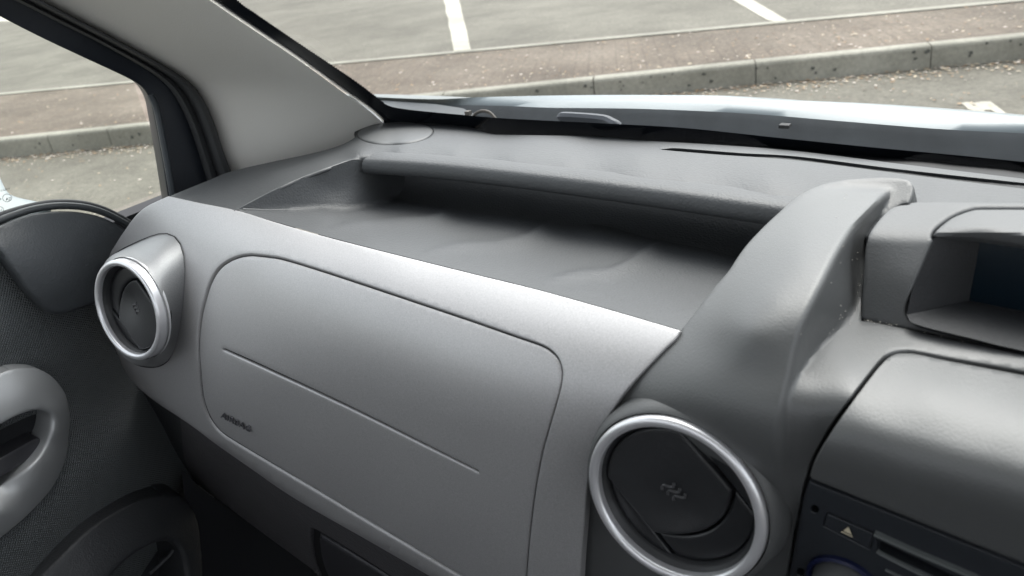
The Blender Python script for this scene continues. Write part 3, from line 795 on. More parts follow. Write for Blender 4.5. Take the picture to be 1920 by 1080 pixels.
slot = poly([(1236, 279), (1250, 277.5), (1275, 277), (1387, 285.5), (1500, 292.5), (1687, 316), (1920, 341.5), (2040, 355)], [(2040, 355), (2040, 367)], [(2040, 367), (1920, 352.5), (1687, 324), (1500, 300), (1350, 289), (1275, 283), (1236, 279)])
pad = poly([(315, 366), (352, 351), (389, 336), (435, 318), (518, 299), (592, 283), (640, 269), (667, 254)], back, [(1990, 341), (2060, 350), (2060, 440)], [(2060, 440), (1500, 440)], [(1500, 440), (1500, 386)], lip,
           [(695, 292.5), (680, 296), (660, 303)], [(660, 303), (610, 318), (560, 337), (510, 360), (475, 378), (448, 392), (444, 396)], [(444, 396), (400, 388), (360, 379), (315, 368)])
cover = np.array([(741+71*math.cos(t), 249-3*math.cos(t)+20.5*math.sin(t)) for t in np.linspace(0, 2*math.pi, 48, endpoint=False)])
dash = sheet('dashboard', pad, SPad, PAD, car, step=8, fine=5, holes=[slot, offset(cover, -1.2)], r_px=4, r_m=.003, hole_r=.0005, skirt=.012)
slot_b = np.array([(1200, 262), (1500, 278), (1920, 320), (2050, 335), (2050, 390), (1700, 350), (1400, 312), (1200, 295)], float)
sheet('defrost_slot', slot_b, shifted(SPad, .012), SEAM, dash, step=20)
sheet('speaker_cover', cover, SPad, PODM, dash, step=6, fine=4, r_px=2.5, r_m=.0015, skirt=.006, disp=lambda q: np.full(len(q), .0006))
sheet('speaker_cover_seam', offset(cover, -6), shifted(SPad, .006), SEAM, dash, step=10)

# rolled lip of the tray: from the pad over the edge, under it and down the back wall
_rp = resample(cr(rimpx), 9, closed=False)
_r1 = np.array([pt(x, y, 'z', -.189) for x, y in _rp]); _c = np.polyfit(_r1[:, 0], _r1[:, 1], 4); _r1[:, 1] = np.polyval(_c, _r1[:, 0])
_r0 = _r1+np.array([0, .022, .0003])
LIPP = [(0, .0004), (-.0022, -.0004), (-.0040, -.0022), (-.0052, -.0046), (-.0058, -.0075), (-.0056, -.0100), (-.0044, -.0120), (-.002, -.0130), (.004, -.0134), (.025, -.0125), (.036, -.015), (.0400, -.022), (.0385, -.033), (.032, -.0405), (.021, -.0440), (.008, -.0453)]
rows = [_r0+np.array([0, 0, -.0012]), _r1+np.array([0, .014, .0008]), _r1+np.array([0, .006, .0008])]+[_r1+np.array([0, dy, dz+.0002]) for dy, dz in LIPP]
link('tray_lip', *loft_geo([spl3(r_, len(_rp)) for r_ in rows]), PAD, dash, ang=80)

# --- storage tray ---------------------------------------------------
top_edge = [(315, 367), (370, 379), (444, 394), (520, 417), (600, 440), (700, 466), (804, 492), (905, 517), (1007, 542), (1140, 579), (1276, 619)]
def flr(px, py, z): return (px, py, 'z', z)
SFl = Surf([flr(x, y, -.2035) for x, y in top_edge[1:]]+
           [(735, 378, 'z', -.232), (850, 392, 'z', -.2335), (956, 400, 'z', -.2342), (1080, 420, 'z', -.2342), (1211, 440, 'z', -.2342), (1320, 462, 'z', -.2342), (1440, 486, 'z', -.2340), (1500, 450, 'z', -.2345), (700, 345, 'z', -.235), (1100, 395, 'z', -.2345),
            (560, 396, 'z', -.2135), (640, 400, 'z', -.2215), (720, 404, 'z', -.227), (900, 440, 'z', -.224), (1100, 480, 'z', -.224), (1300, 520, 'z', -.224), (600, 415, 'z', -.210), (760, 450, 'z', -.213), (1000, 510, 'z', -.212), (1180, 555, 'z', -.211)], lam=1.5e-3)
SWl = Surf([(448, 393, 'z', -.2005, .1), (475, 379, 'z', -.1980, .1), (560, 338, 'z', -.1915, .1), (620, 315, 'z', -.1895, .1), (667, 301, 'z', -.189, .1), (728, 362, 'y', .476), (705, 386, 'z', -.2305), (640, 395, 'z', -.222), (560, 392, 'z', -.213), (620, 355, 'z', -.2075)], lam=8e-3)
STr = Blend(SFl, SWl, .025, 'join')
# low ribs moulded in the tray floor: three shallow curved steps
RIB = [[(612, 428), (660, 420), (740, 416), (810, 409), (838, 398), (858, 392)],
       [(790, 473), (850, 462), (930, 456), (985, 446), (1015, 430), (1048, 418)],
       [(1018, 526), (1080, 514), (1140, 508), (1180, 492), (1215, 470), (1252, 452)]]
RIBC = [resample(cr(r), 6, closed=False) for r in RIB]
def rib_disp(q):
    out = np.zeros(len(q))
    for r in RIBC:
        d = np.full(len(q), 1e9); side = np.zeros(len(q)); tpar = np.zeros(len(q))
        n = len(r)
        for i in range(n-1):
            a, b = r[i], r[i+1]; ab = b-a; L = np.hypot(*ab)
            t = np.clip(((q-a) @ ab)/(L*L), 0, 1); v = q-a-t[:, None]*ab; dd = np.hypot(*v.T)
            cr_ = ab[0]*v[:, 1]-ab[1]*v[:, 0]
            m = dd < d; d[m] = dd[m]; side[m] = np.sign(cr_[m]); tpar[m] = (i+t[m])/(n-1)
        wd = 6+18*tpar
        h = .0023*np.clip(tpar*5, 0, 1)*np.clip((1-tpar)*6, 0, 1)
        sharp = np.exp(-(d/4.0)**2); soft = np.exp(-(d/(wd))**2)
        out += h*np.where(side > 0, soft, sharp)
    return out
tray = poly([(440, 396), (444, 395), (520, 417), (600, 440)], top_edge[4:], [(1276, 619), (1300, 640)], [(1300, 640), (1440, 540)], [(1440, 540), (1560, 470), (1560, 455)], [(1560, 455), (1400, 430), (1211, 402), (956, 366), (800, 346)], [(800, 346), (775, 322)], [(775, 322), (720, 303), (668, 299)], [(668, 299), (655, 301), (610, 317), (560, 336), (510, 359), (475, 377), (448, 391)])
sheet('storage_tray', tray, STr, PAD, dash, step=6.5, fine=5, disp=rib_disp)
# added bead, paler to carry the highlight along the tray end's rim and foot
_b = smooth2(even([(450, 392), (475, 378), (510, 360), (560, 337), (610, 318), (650, 303.5), (668, 300)], 50), 3)
link('tray_highlight_bead', *tube_geo(SPad.P(_b)+np.array([.0006, 0, -.0004]), .0017, 10), BEAD, dash)
_b = smooth2(even([(456, 392.5), (500, 393.5), (560, 393.5), (620, 395), (670, 398)], 50), 3)
link('tray_highlight_bead', *tube_geo(STr.P(_b)+np.array([-.0004, 0, -.0006]), np.linspace(.0016, .0004, 50), 10), BEAD, dash)

# --- silver fascia and airbag door ----------------------------------
SSt = Surf([(318, 367, 'z', -.2), (370, 379, 'z', -.2), (444, 394, 'z', -.2), (600, 440, 'z', -.2), (804, 492, 'z', -.2), (1007, 542, 'z', -.2), (1140, 579, 'z', -.2), (1276, 619, 'z', -.2),
            (278, 384, 'z', -.206), (252, 406, 'y', .336), (230, 439, 'y', .332), (204, 480, 'y', .326), (330, 470, 'y', .316),
            (470, 478, 'y', .308), (600, 507, 'y', .3020), (740, 550, 'y', .2975), (870, 597, 'y', .2930), (1020, 650, 'y', .2875), (1150, 690, 'y', .2845)], lam=6e-3)
SSf = Surf([(230, 430, 'y', .322), (204, 480, 'y', .324), (192, 560, 'y', .325), (205, 630, 'y', .325), (237, 702, 'y', .327), (259, 728, 'y', .328), (320, 440, 'y', .300), (500, 470, 'y', .288), (900, 560, 'y', .275), (1200, 640, 'y', .272),
            (340, 560, 'y', .297), (440, 540, 'y', .291), (600, 580, 'y', .2835), (800, 660, 'y', .2775), (980, 740, 'y', .2745), (1110, 780, 'y', .2760),
            (330, 640, 'y', .297), (420, 655, 'y', .286), (650, 765, 'y', .2785), (895, 885, 'y', .2745), (1030, 900, 'y', .2755), (1100, 900, 'y', .2795),
            (300, 700, 'y', .305), (385, 760, 'y', .288), (450, 800, 'y', .2835), (560, 860, 'y', .2805), (780, 980, 'y', .2775), (980, 1050, 'y', .277), (1088, 1080, 'y', .281), (500, 860, 'y', .285), (700, 985, 'y', .283), (860, 1080, 'y', .282), (960, 1150, 'y', .282)], lam=4e-3)
SSb = Surf([(259, 728, 'y', .328), (333, 782, 'y', .315), (407, 836, 'y', .312), (555, 939, 'y', .310), (700, 1021, 'y', .309), (850, 1108, 'y', .308), (292, 746, 'y', .309), (388, 822, 'y', .297), (488, 886, 'y', .292), (628, 980, 'y', .290), (848, 1104, 'y', .288)], lam=8e-3)
SS = Blend(Blend(SSt, SSf, .34, 'cut'), SSb, .03, 'cut')
sil = poly(top_edge, [(1276, 619), (1266, 635), (1249, 651), (1222, 679), (1196, 707), (1172, 735), (1151, 765), (1134, 793), (1120, 822), (1110, 852), (1104, 884), (1099, 930), (1096, 978), (1090, 1050), (1084, 1150)],
           [(1084, 1150), (920, 1150)], [(920, 1150), (850, 1108), (700, 1021), (555, 938), (470, 880), (407, 836), (370, 808), (333, 782), (295, 757), (259, 728), (237, 702), (222, 670), (207, 630), (196, 580), (194, 530), (204, 480), (216, 458), (230, 436), (252, 406), (272, 388), (295, 376), (315, 367)])
dr = poly([(470, 478), (500, 481), (530, 486), (600, 507), (700, 540), (870, 597), (970, 632), (1010, 646), (1030, 657), (1045, 673), (1052, 695), (1051, 715), (1047, 735), (1038, 768), (1028, 802), (1014, 855), (1002, 920), (992, 1000), (985, 1080), (980, 1150)],
          [(980, 1150), (960, 1150)], [(960, 1150), (900, 1105), (860, 1080), (700, 985), (600, 925), (500, 866), (440, 830), (415, 813), (400, 797), (388, 775), (379, 745), (374, 700), (371, 650), (375, 600), (387, 550), (398, 522), (412, 502), (430, 489), (450, 481), (470, 478)])
if area(dr) < 0: dr = dr[::-1]
vent_hole = crc([(226, 470), (262, 448), (315, 432), (337, 440), (348, 460), (348, 510), (340, 580), (331, 640), (318, 672), (300, 686), (274, 688), (240, 660), (215, 600), (208, 540), (212, 500)])
fas = sheet('fascia_panel', sil, SS, SILV, car, step=7.5, fine=4, holes=[offset(resample(dr, 4), -1.6)], r_px=3.0, r_m=.0010, hole_r=.0026, skirt=.008)
slit = poly([(419, 655), (480, 682), (650, 762), (780, 827), (895, 885)], [(895, 885), (894, 887.5)], [(894, 887.5), (779, 830), (649, 765.5), (479, 685.5), (419, 657.5), (419, 655)])
ab = sheet('airbag_door', dr, SS, SILV, car, step=7.5, fine=4, holes=[slit], r_px=3.0, r_m=.0024, hole_r=.0016, skirt=.008, disp=lambda q: np.full(len(q), -.0009))
sheet('panel_seam', offset(resample(dr, 8), -9), shifted(SS, .007), SEAM, ab, step=25)
# AIRBAG lettering, raised; shade of the embossing put into a darker silver
g = text_geo('AIRBAG', 1, ext=.5, space=1.12)
wtx = g[0][:, 0].max()
link('airbag_lettering', *lay(g, SS, (415, 781.5), np.array((55, 28))/wtx, (1.5, -14), .0004, .0012), mat('lettering_shaded', (.14, .14, .15), .4, metal=.4), ab, smooth=False)

# --- end cap, glovebox under the fascia -----------------------------
SGl = Surf([(259, 728, 'y', .345), (333, 786, 'y', .336), (407, 840, 'y', .331), (555, 942, 'y', .330), (700, 1025, 'y', .329), (850, 1112, 'y', .328), (300, 815, 'y', .36), (320, 855, 'y', .368), (356, 898, 'y', .375), (339, 839, 'y', .350), (370, 910, 'y', .372), (407, 939, 'y', .372), (481, 995, 'y', .370), (593, 1076, 'y', .368), (700, 1150, 'y', .367),
            (380, 860, 'y', .341), (500, 950, 'y', .342), (640, 1040, 'y', .340), (420, 900, 'y', .352), (560, 1010, 'y', .351)], lam=4e-4)
sheet('lower_end_cover', poly([(245, 710), (262, 735), (275, 765), (296, 806), (306, 830), (319, 854), (336, 878), (356, 899), (372, 914)], [(372, 914), (375, 800)], [(375, 800), (333, 774), (245, 710)]), shifted(SGl, .004), POCKET, dash, step=7, r_px=4, r_m=.004, skirt=.05)
gb = poly([(333, 778), (336, 800), (338, 822), (340, 845), (345, 868), (354, 890), (370, 910), (388, 926), (407, 939), (481, 995), (593, 1077), (700, 1155)], [(700, 1155), (960, 1180)], [(960, 1180), (850, 1098), (700, 1010), (555, 928), (407, 826), (333, 770)])
gh = poly([(583, 992), (600, 1000), (650, 1030), (700, 1062), (790, 1120)], [(790, 1120), (660, 1130)], [(660, 1130), (612, 1096), (596, 1075), (587, 1050), (583, 1020), (583, 992)])
glo = sheet('glovebox_lid', gb, SGl, GLOVE, car, step=8, holes=[gh], r_px=5, r_m=.004, hole_r=.003, skirt=.05)
sheet('latch_recess', offset(resample(gh, 6) if area(gh) > 0 else resample(gh, 6)[::-1], -10), shifted(SGl, .02), SEAM, glo, step=20)
sheet('glovebox_latch', poly([(597, 1004), (640, 1031), (708, 1073), (790, 1126)], [(790, 1126), (680, 1140)], [(680, 1140), (640, 1112), (615, 1082), (602, 1045), (597, 1004)]), shifted(SGl, .004), GLOVEH, glo, step=7, r_px=3, r_m=.003, skirt=.012)

# --- centre ridge and console ---------------------------------------
# three smooth pieces: ridge top, ridge side, console face; joined with rounded edges
ST_ = Surf([(1714, 345, 'z', -.188), (1690, 333, 'z', -.184), (1657, 331, 'z', -.183), (1598, 334, 'z', -.180), (1539, 344, 'z', -.1785), (1487, 370, 'z', -.178), (1450, 407, 'z', -.179), (1400, 456, 'z', -.182), (1364, 507, 'z', -.186), (1333, 543, 'z', -.191), (1276, 618, 'z', -.202),
            (1600, 380, 'z', -.172), (1550, 420, 'z', -.1695), (1500, 470, 'z', -.1695), (1450, 560, 'z', -.1745), (1400, 620, 'z', -.1825), (1345, 650, 'y', .294), (1300, 705, 'y', .284),
            (1668, 355, 'z', -.1745), (1628, 407, 'z', -.1695), (1561, 507, 'z', -.1685), (1524, 581, 'z', -.1745), (1491, 655, 'z', -.1865), (1400, 690, 'y', .285), (1450, 700, 'y', .284), (1440, 760, 'y', .275), (1660, 450, 'z', -.167), (1620, 560, 'z', -.170), (1560, 640, 'z', -.182),
            (1196, 708, 'y', .290), (1151, 766, 'y', .287), (1120, 824, 'y', .2855), (1104, 886, 'y', .2865), (1096, 978, 'y', .292), (1088, 1080, 'y', .294), (1084, 1150, 'y', .295), (1230, 760, 'y', .280), (1340, 785, 'y', .274), (1420, 850, 'y', .2725), (1480, 860, 'y', .275),
            (1500, 960, 'y', .286), (1480, 1080, 'y', .292), (1450, 950, 'y', .283), (1270, 935, 'y', .292), (1340, 900, 'y', .286), (1450, 1130, 'y', .297), (1300, 1150, 'y', .298), (1180, 950, 'y', .292)], lam=5e-3)
SW_ = Surf([(1668, 355, 'z', -.1765), (1628, 407, 'z', -.172), (1591, 459, 'z', -.1705), (1561, 507, 'z', -.171), (1524, 581, 'z', -.1765), (1680, 382, 'z', -.188), (1633, 433, 'z', -.197), (1617, 500, 'z', -.203), (1614, 560, 'z', -.205), (1591, 599, 'z', -.2035), (1540, 640, 'z', -.2005), (1712, 348, 'z', -.187)], lam=2e-2)
SCf = Surf([(1591, 598, 'z', -.2035), (1640, 604, 'z', -.2035), (1780, 645, 'z', -.203), (1920, 685, 'z', -.203), (2020, 710, 'z', -.203), (1600, 660, 'z', -.2015), (1510, 680, 'z', -.2000), (1600, 740, 'z', -.2), (1450, 720, 'z', -.2005), (1440, 780, 'y', .277), (1545, 820, 'y', .283),
            (1420, 860, 'y', .277), (1520, 880, 'y', .281), (1500, 960, 'y', .287), (1480, 1080, 'y', .293), (1450, 950, 'y', .287), (1450, 1130, 'y', .299), (1300, 700, 'z', -.209), (1276, 621, 'z', -.208), (1150, 800, 'y', .302), (1270, 935, 'y', .305), (1100, 1000, 'y', .305), (1250, 1150, 'y', .307)], lam=4e-3)
SC_ = Blend(Blend(ST_, SW_, .07, 'cut'), SCf, .03, 'join')
con = poly([(1276, 616), (1305, 580), (1333, 543), (1364, 507), (1382, 480), (1400, 456), (1424, 430), (1450, 405), (1487, 372), (1512, 356), (1539, 345), (1570, 338), (1598, 334), (1630, 332), (1657, 331), (1680, 332), (1698, 335), (1708, 340), (1713, 350), (1711, 366), (1704, 382)],
           [(1704, 382), (1690, 384), (1672, 396), (1650, 412), (1634, 436), (1624, 474), (1618, 530), (1616, 600)], [(1616, 600), (1640, 602), (1760, 628), (1920, 664), (2020, 688)], [(2020, 688), (2020, 722)],
           [(2020, 722), (1920, 698), (1783, 672), (1720, 659), (1698, 657), (1680, 659), (1664, 665), (1652, 675), (1635, 695), (1600, 740), (1565, 789), (1545, 822), (1524, 862), (1512, 897), (1504, 930), (1496, 975), (1486, 1025), (1474, 1090), (1464, 1150)],
           [(1464, 1150), (1080, 1150)], [(1080, 1150), (1090, 1050), (1096, 978), (1099, 930), (1104, 884), (1110, 852), (1120, 822), (1134, 793), (1151, 765), (1172, 735), (1196, 707), (1222, 679), (1249, 651), (1266, 635), (1276, 618)])
sheet('console_panel', con, SC_, SMOOTH, dash, step=7.5, fine=6, r_px=3, r_m=.0025, skirt=.010)

# display pod
SDt = Surf([(1706, 376, 'z', -.169), (1920, 377, 'z', -.1665), (2040, 379, 'z', -.166), (1631, 437, 'z', -.170), (1690, 437, 'z', -.169), (1760, 437, 'z', -.1675), (2000, 450, 'z', -.1655), (1800, 405, 'z', -.1655)], lam=1e-2)
SDf = Surf([(1631, 437, 'z', -.170), (1690, 437, 'z', -.169), (1750, 437, 'z', -.1675), (1620, 500, 'z', -.184), (1700, 520, 'z', -.183), (1613, 598, 'z', -.205), (1680, 614, 'z', -.205), (1746, 630, 'z', -.205), (1920, 668, 'z', -.206), (2020, 690, 'z', -.206)], lam=3e-2)
SDp = Blend(SDt, SDf, .06, 'cut')
# opening of the display housing
opn = poly([(1752, 447), (1740, 470), (1725, 505), (1712, 540), (1702, 575), (1701, 588), (1706, 598), (1718, 606)], [(1718, 606), (1760, 618), (1820, 633), (1920, 656), (2030, 684)], [(2030, 684), (2030, 450)], [(2030, 450), (1920, 446), (1752, 447)])
podo = poly([(1704, 381), (1712, 377), (1760, 376), (1920, 378), (2040, 380)], [(2040, 380), (2040, 700)], [(2040, 700), (1920, 668), (1746, 630), (1640, 606), (1622, 602), (1614, 596), (1613, 580), (1616, 530), (1620, 474), (1624, 452), (1631, 433), (1650, 407), (1668, 390), (1684, 383), (1704, 381)])
hood = poly([(1748, 445), (1752, 435), (1762, 424), (1783, 408), (1803, 399), (1822, 393), (1840, 391), (1920, 391), (2040, 393)], [(2040, 393), (2040, 478)], [(2040, 478), (1920, 462), (1850, 452), (1790, 446), (1756, 447), (1748, 445)])
pdo = sheet('display_housing', podo, SDp, PODM, car, step=6, fine=5, r_px=4, r_m=.003, hole_r=.0015, skirt=.012, holes=[np.vstack([resample(poly([(1749, 449), (1740, 470), (1725, 505), (1708, 545), (1698, 575), (1698, 592), (1706, 603), (1722, 611)], [(1722, 611), (1760, 621), (1820, 636), (1920, 660), (2030, 688)], [(2030, 688), (2035, 388)], [(2035, 388), (1920, 388), (1840, 388), (1820, 391), (1800, 397), (1781, 406), (1760, 421), (1750, 432), (1746, 443), (1749, 449)]), 5)])])
SHt = Surf([(1748, 445, 'z', -.168), (1783, 408, 'z', -.1665), (1822, 393, 'z', -.1658), (1920, 391, 'z', -.165), (2040, 393, 'z', -.165), (1850, 425, 'z', -.1640), (1950, 430, 'z', -.1635), (2040, 440, 'z', -.1635)], lam=1e-2)
SHf = Surf([(1756, 432, 'z', -.1665), (1800, 428, 'z', -.1645), (1900, 438, 'z', -.1638), (2040, 452, 'z', -.1635), (1756, 448, 'z', -.1705), (1850, 452, 'z', -.1705), (1920, 462, 'z', -.1705), (2040, 478, 'z', -.1705)], lam=3e-2)
SHd = Blend(SHt, SHf, .03, 'cut')
sheet('display_hood', hood, SHd, PODM, pdo, step=6, fine=5, r_px=3, r_m=.002, skirt=.004, skirt_dir=(0, .7, -.7))
# inner walls of the display recess
def p(x, y, k, v):
    q = onward([(x, y)])[0]; return pt(q[0], q[1], k, v)
fl = [p(1700, 590, 'z', -.1965), p(1718, 608, 'z', -.1975), p(1820, 634, 'z', -.1985), p(1920, 658, 'z', -.199), p(2040, 688, 'z', -.20)]
bk = [p(1817, 563, 'y', .400), p(1822, 564, 'y', .400), p(1868, 574, 'y', .400), p(1920, 587, 'y', .400), p(2040, 615, 'y', .400)]
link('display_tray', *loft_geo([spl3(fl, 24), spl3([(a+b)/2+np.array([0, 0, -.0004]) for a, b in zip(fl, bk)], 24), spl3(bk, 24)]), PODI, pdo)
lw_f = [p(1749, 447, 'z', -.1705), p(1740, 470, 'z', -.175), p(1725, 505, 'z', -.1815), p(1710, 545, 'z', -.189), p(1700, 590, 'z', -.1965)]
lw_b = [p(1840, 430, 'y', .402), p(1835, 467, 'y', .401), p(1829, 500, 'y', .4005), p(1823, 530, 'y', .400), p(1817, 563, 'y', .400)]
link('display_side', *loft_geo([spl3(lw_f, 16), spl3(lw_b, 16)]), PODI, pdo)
sc0 = [p(1840, 430, 'y', .402), p(2040, 440, 'y', .402)]; sc1 = [p(1817, 563, 'y', .4005), p(2040, 615, 'y', .4005)]
link('display_screen', [sc0[0], sc0[1], sc1[1], sc1[0]], [(0, 1, 2, 3)], SCREEN, pdo, smooth=False)

# --- storage lid over the radio --------------------------------------
SLt = Surf([(1702, 660, 'z', -.2), (1660, 678, 'z', -.2), (1783, 674, 'z', -.2), (1920, 700, 'z', -.2005), (2040, 726, 'z', -.201), (1600, 755, 'z', -.2015), (1750, 740, 'z', -.1985), (1900, 790, 'z', -.1990), (2030, 820, 'z', -.1995), (1560, 810, 'z', -.209), (1700, 860, 'z', -.2095), (1850, 920, 'z', -.2110), (2030, 980, 'z', -.213)], lam=8e-3)
SLf = Surf([(1516, 899, 'y', .2745), (1654, 953, 'y', .2740), (1811, 1016, 'y', .2738), (1920, 1060, 'y', .2736), (2030, 1106, 'y', .2736), (1540, 840, 'y', .2705), (1700, 900, 'y', .2700), (1900, 980, 'y', .2695), (2030, 1030, 'y', .2695)], lam=3e-2)
SLd = Blend(SLt, SLf, .17, 'cut')
lid = poly([(1516, 898), (1522, 878), (1532, 855), (1550, 822), (1570, 790), (1605, 741), (1640, 695), (1657, 676), (1668, 667), (1682, 661), (1702, 660), (1722, 662), (1783, 675), (1920, 701), (2040, 727)], [(2040, 727), (2040, 1108)], [(2040, 1108), (1920, 1059), (1811, 1016), (1654, 953), (1516, 898)])
sheet('storage_lid', lid, SLd, SMOOTH, dash, step=8, fine=6, r_px=3, r_m=.0025, skirt=.010)
sheet('lid_seam', np.array([(1480, 1180), (1440, 1120), (1470, 900), (1520, 800), (1600, 690), (1680, 635), (2060, 690), (2060, 760), (1740, 700), (1600, 860), (1540, 930), (1515, 1180)], float), shifted(SC_, .012), SEAM, dash, step=30)

# --- radio -----------------------------------------------------------
SRd = Plane((0, 1, .12), .283+.12*-.27)
face = poly([(1517, 903), (1654, 957), (1811, 1020), (1920, 1064), (2040, 1112)], [(2040, 1112), (2040, 1190)], [(2040, 1190), (1465, 1190)], [(1465, 1190), (1478, 1090), (1490, 1025), (1500, 970), (1508, 930), (1517, 903)])
def ell(cx, cy, a, b, ang, n=24):
    c, s = math.cos(ang), math.sin(ang)
    return np.array([(cx+a*math.cos(t)*c-b*math.sin(t)*s, cy+a*math.cos(t)*s+b*math.sin(t)*c) for t in np.linspace(0, 2*math.pi, n, endpoint=False)])
cdslot = poly([(1643, 1011), (1665, 1022), (1720, 1048), (1790, 1082), (1880, 1128)], [(1880, 1128), (1868, 1146)], [(1868, 1146), (1780, 1096), (1710, 1062), (1655, 1036), (1645, 1028), (1643, 1011)])
btn = poly([(1551, 962), (1638, 1000)], [(1638, 1000), (1631, 1030)], [(1631, 1030), (1545, 986)], [(1545, 986), (1551, 962)])
holes = [ell(1527.5, 955, 8, 7, .5), ell(1501, 1073, 8, 6.5, .5), offset(resample(btn, 4) if area(btn) > 0 else resample(btn, 4)[::-1], -1.2), cdslot]
rad = sheet('radio', face, SRd, RADIO, car, step=10, fine=4, holes=holes, r_px=1.5, r_m=.001, hole_r=.0007, skirt=.006)
sheet('radio_back', np.array([(1460, 1190), (1500, 880), (2050, 1100), (2050, 1190)], float), Plane((0, 1, .12), .2895+.12*-.27), SEAM, rad, step=40)
eb = sheet('eject_button', btn, SRd, RADIO, rad, step=8, fine=4, r_px=1.5, r_m=.0008, skirt=.005, disp=lambda q: np.full(len(q), .0004))
TR = Plane((0, 1, .12), .2818+.12*-.27)
def flat(P, m, name, par, S=TR): return link(name, S.P(np.array(P, float)), [tuple(range(len(P)))], m, par, smooth=False)
g1 = (TR.P(np.array([(1591, 988), (1597.5, 1003), (1580.5, 995)], float)), [(0, 1, 2)])
g2 = (TR.P(np.array([(1578, 996), (1599, 1005.5), (1598.5, 1007.5), (1577.3, 998)], float)), [(0, 1, 2, 3)])
link('eject_symbol', *merge(g1, g2), ICON, eb, smooth=False)
# raised bright lips above and below the disc slot
def strip(pts, wpx, hgt, m, name, par):
    c = resample(cr(pts), 8, closed=False); t = np.gradient(c, axis=0); t /= np.hypot(*t.T)[:, None]; n = np.stack([-t[:, 1], t[:, 0]], 1)
    prof = [(-1, 0), (-.6, .8), (0, 1), (.6, .8), (1, 0)]
    N = SRd.N(c)
    link(name, *loft_geo([SRd.P(c+n*wpx*a)+N*hgt*b for a, b in prof]), m, par)
strip([(1640, 998), (1720, 1034), (1800, 1068), (1900, 1112)], 4.5, .002, RADIOE, 'slot_lip', rad)
strip([(1645, 1031), (1652, 1036), (1715, 1068), (1800, 1112), (1860, 1146)], 2.6, .0016, RADIOE, 'slot_lip', rad)
strip([(1660, 1067), (1700, 1086), (1760, 1115)], 1.6, .001, RADIOE, 'preset_button_edge', rad)
# volume knob
kc = SRd.P(np.array([(1582, 1090)], float))[0]; kn = -np.array([0, 1, .12])/np.linalg.norm([0, 1, .12])
def lathe(c, n, prof, seg=48, a0=None):
    n = np.array(n, float)/np.linalg.norm(n); a = np.cross(n, [0, 0, 1.]); a /= np.linalg.norm(a); b = np.cross(n, a)
    V = []; m = len(prof)
    for i in range(seg):
        t = 2*math.pi*i/seg
        for r, h in prof: V.append(c+n*h+r*(a*math.cos(t)+b*math.sin(t)))
    Fc = []
    for i in range(seg):
        j = (i+1) % seg
        for k in range(m-1): Fc.append((i*m+k, i*m+k+1, j*m+k+1, j*m+k))
    return np.array(V), Fc
link('knob_ring', *lathe(kc, kn, [(.0165, 0), (.0165, .002), (.0150, .0028), (.0140, .002), (.0140, 0)]), BLUE, rad)
link('volume_knob', *lathe(kc, kn, [(.0137, 0), (.0128, .006), (.0118, .0085), (.0105, .009), (.0098, .0085), (.009, .0078), (0.0001, .0075)]), KNOB, rad)

# --- air vents ---------------------------------------------------------
def vent(name_label, c, n, r, mat_housing, right):
    n = np.array(n, float); n /= np.linalg.norm(n); c = np.array(c)
    R0 = r*.892
    root = link('air_vent', *lathe(c, n, [(R0+.0002, -.0015), (R0*.985, -.003), (R0*.955, -.0045), (R0*.93, -.006), (R0*.925, -.016), (.0001, -.016)], 96), VENTB, car, ang=50, label=name_label)
    # satin ring with a half round section, dark throat behind it
    R1, R0 = r, r*.880; w = (R1-R0)/2; mid = (R1+R0)/2
    prof = [(R1+.0006, -.009), (R1, -.003)]+[(mid+w*math.cos(t), .75*w*math.sin(t)) for t in np.linspace(0, math.pi, 12)]+[(R0, -.003)]
    link('chrome_ring', *lathe(c, n, prof, 96), CHROME, root, ang=60)
    # disc plane basis aligned with the chords of the flap
    S = Plane(n, float(n @ (c-n*.0062)))
    return root, S, c, n
def trace(S, pts, m, name, root, hgt, r_px, r_m, bowl=None, step=6):
    P = pts
    def disp(q):
        h = np.full(len(q), hgt)
        if bowl is not None: h = h+bowl(q)
        return h
    return sheet(name, P, S, m, root, step=step, fine=4, r_px=r_px, r_m=r_m, skirt=.006, disp=disp)
def clip_ell(center, rx, ry, ang, test, n=140):
    e = ell(center[0], center[1], rx, ry, ang, n); return e
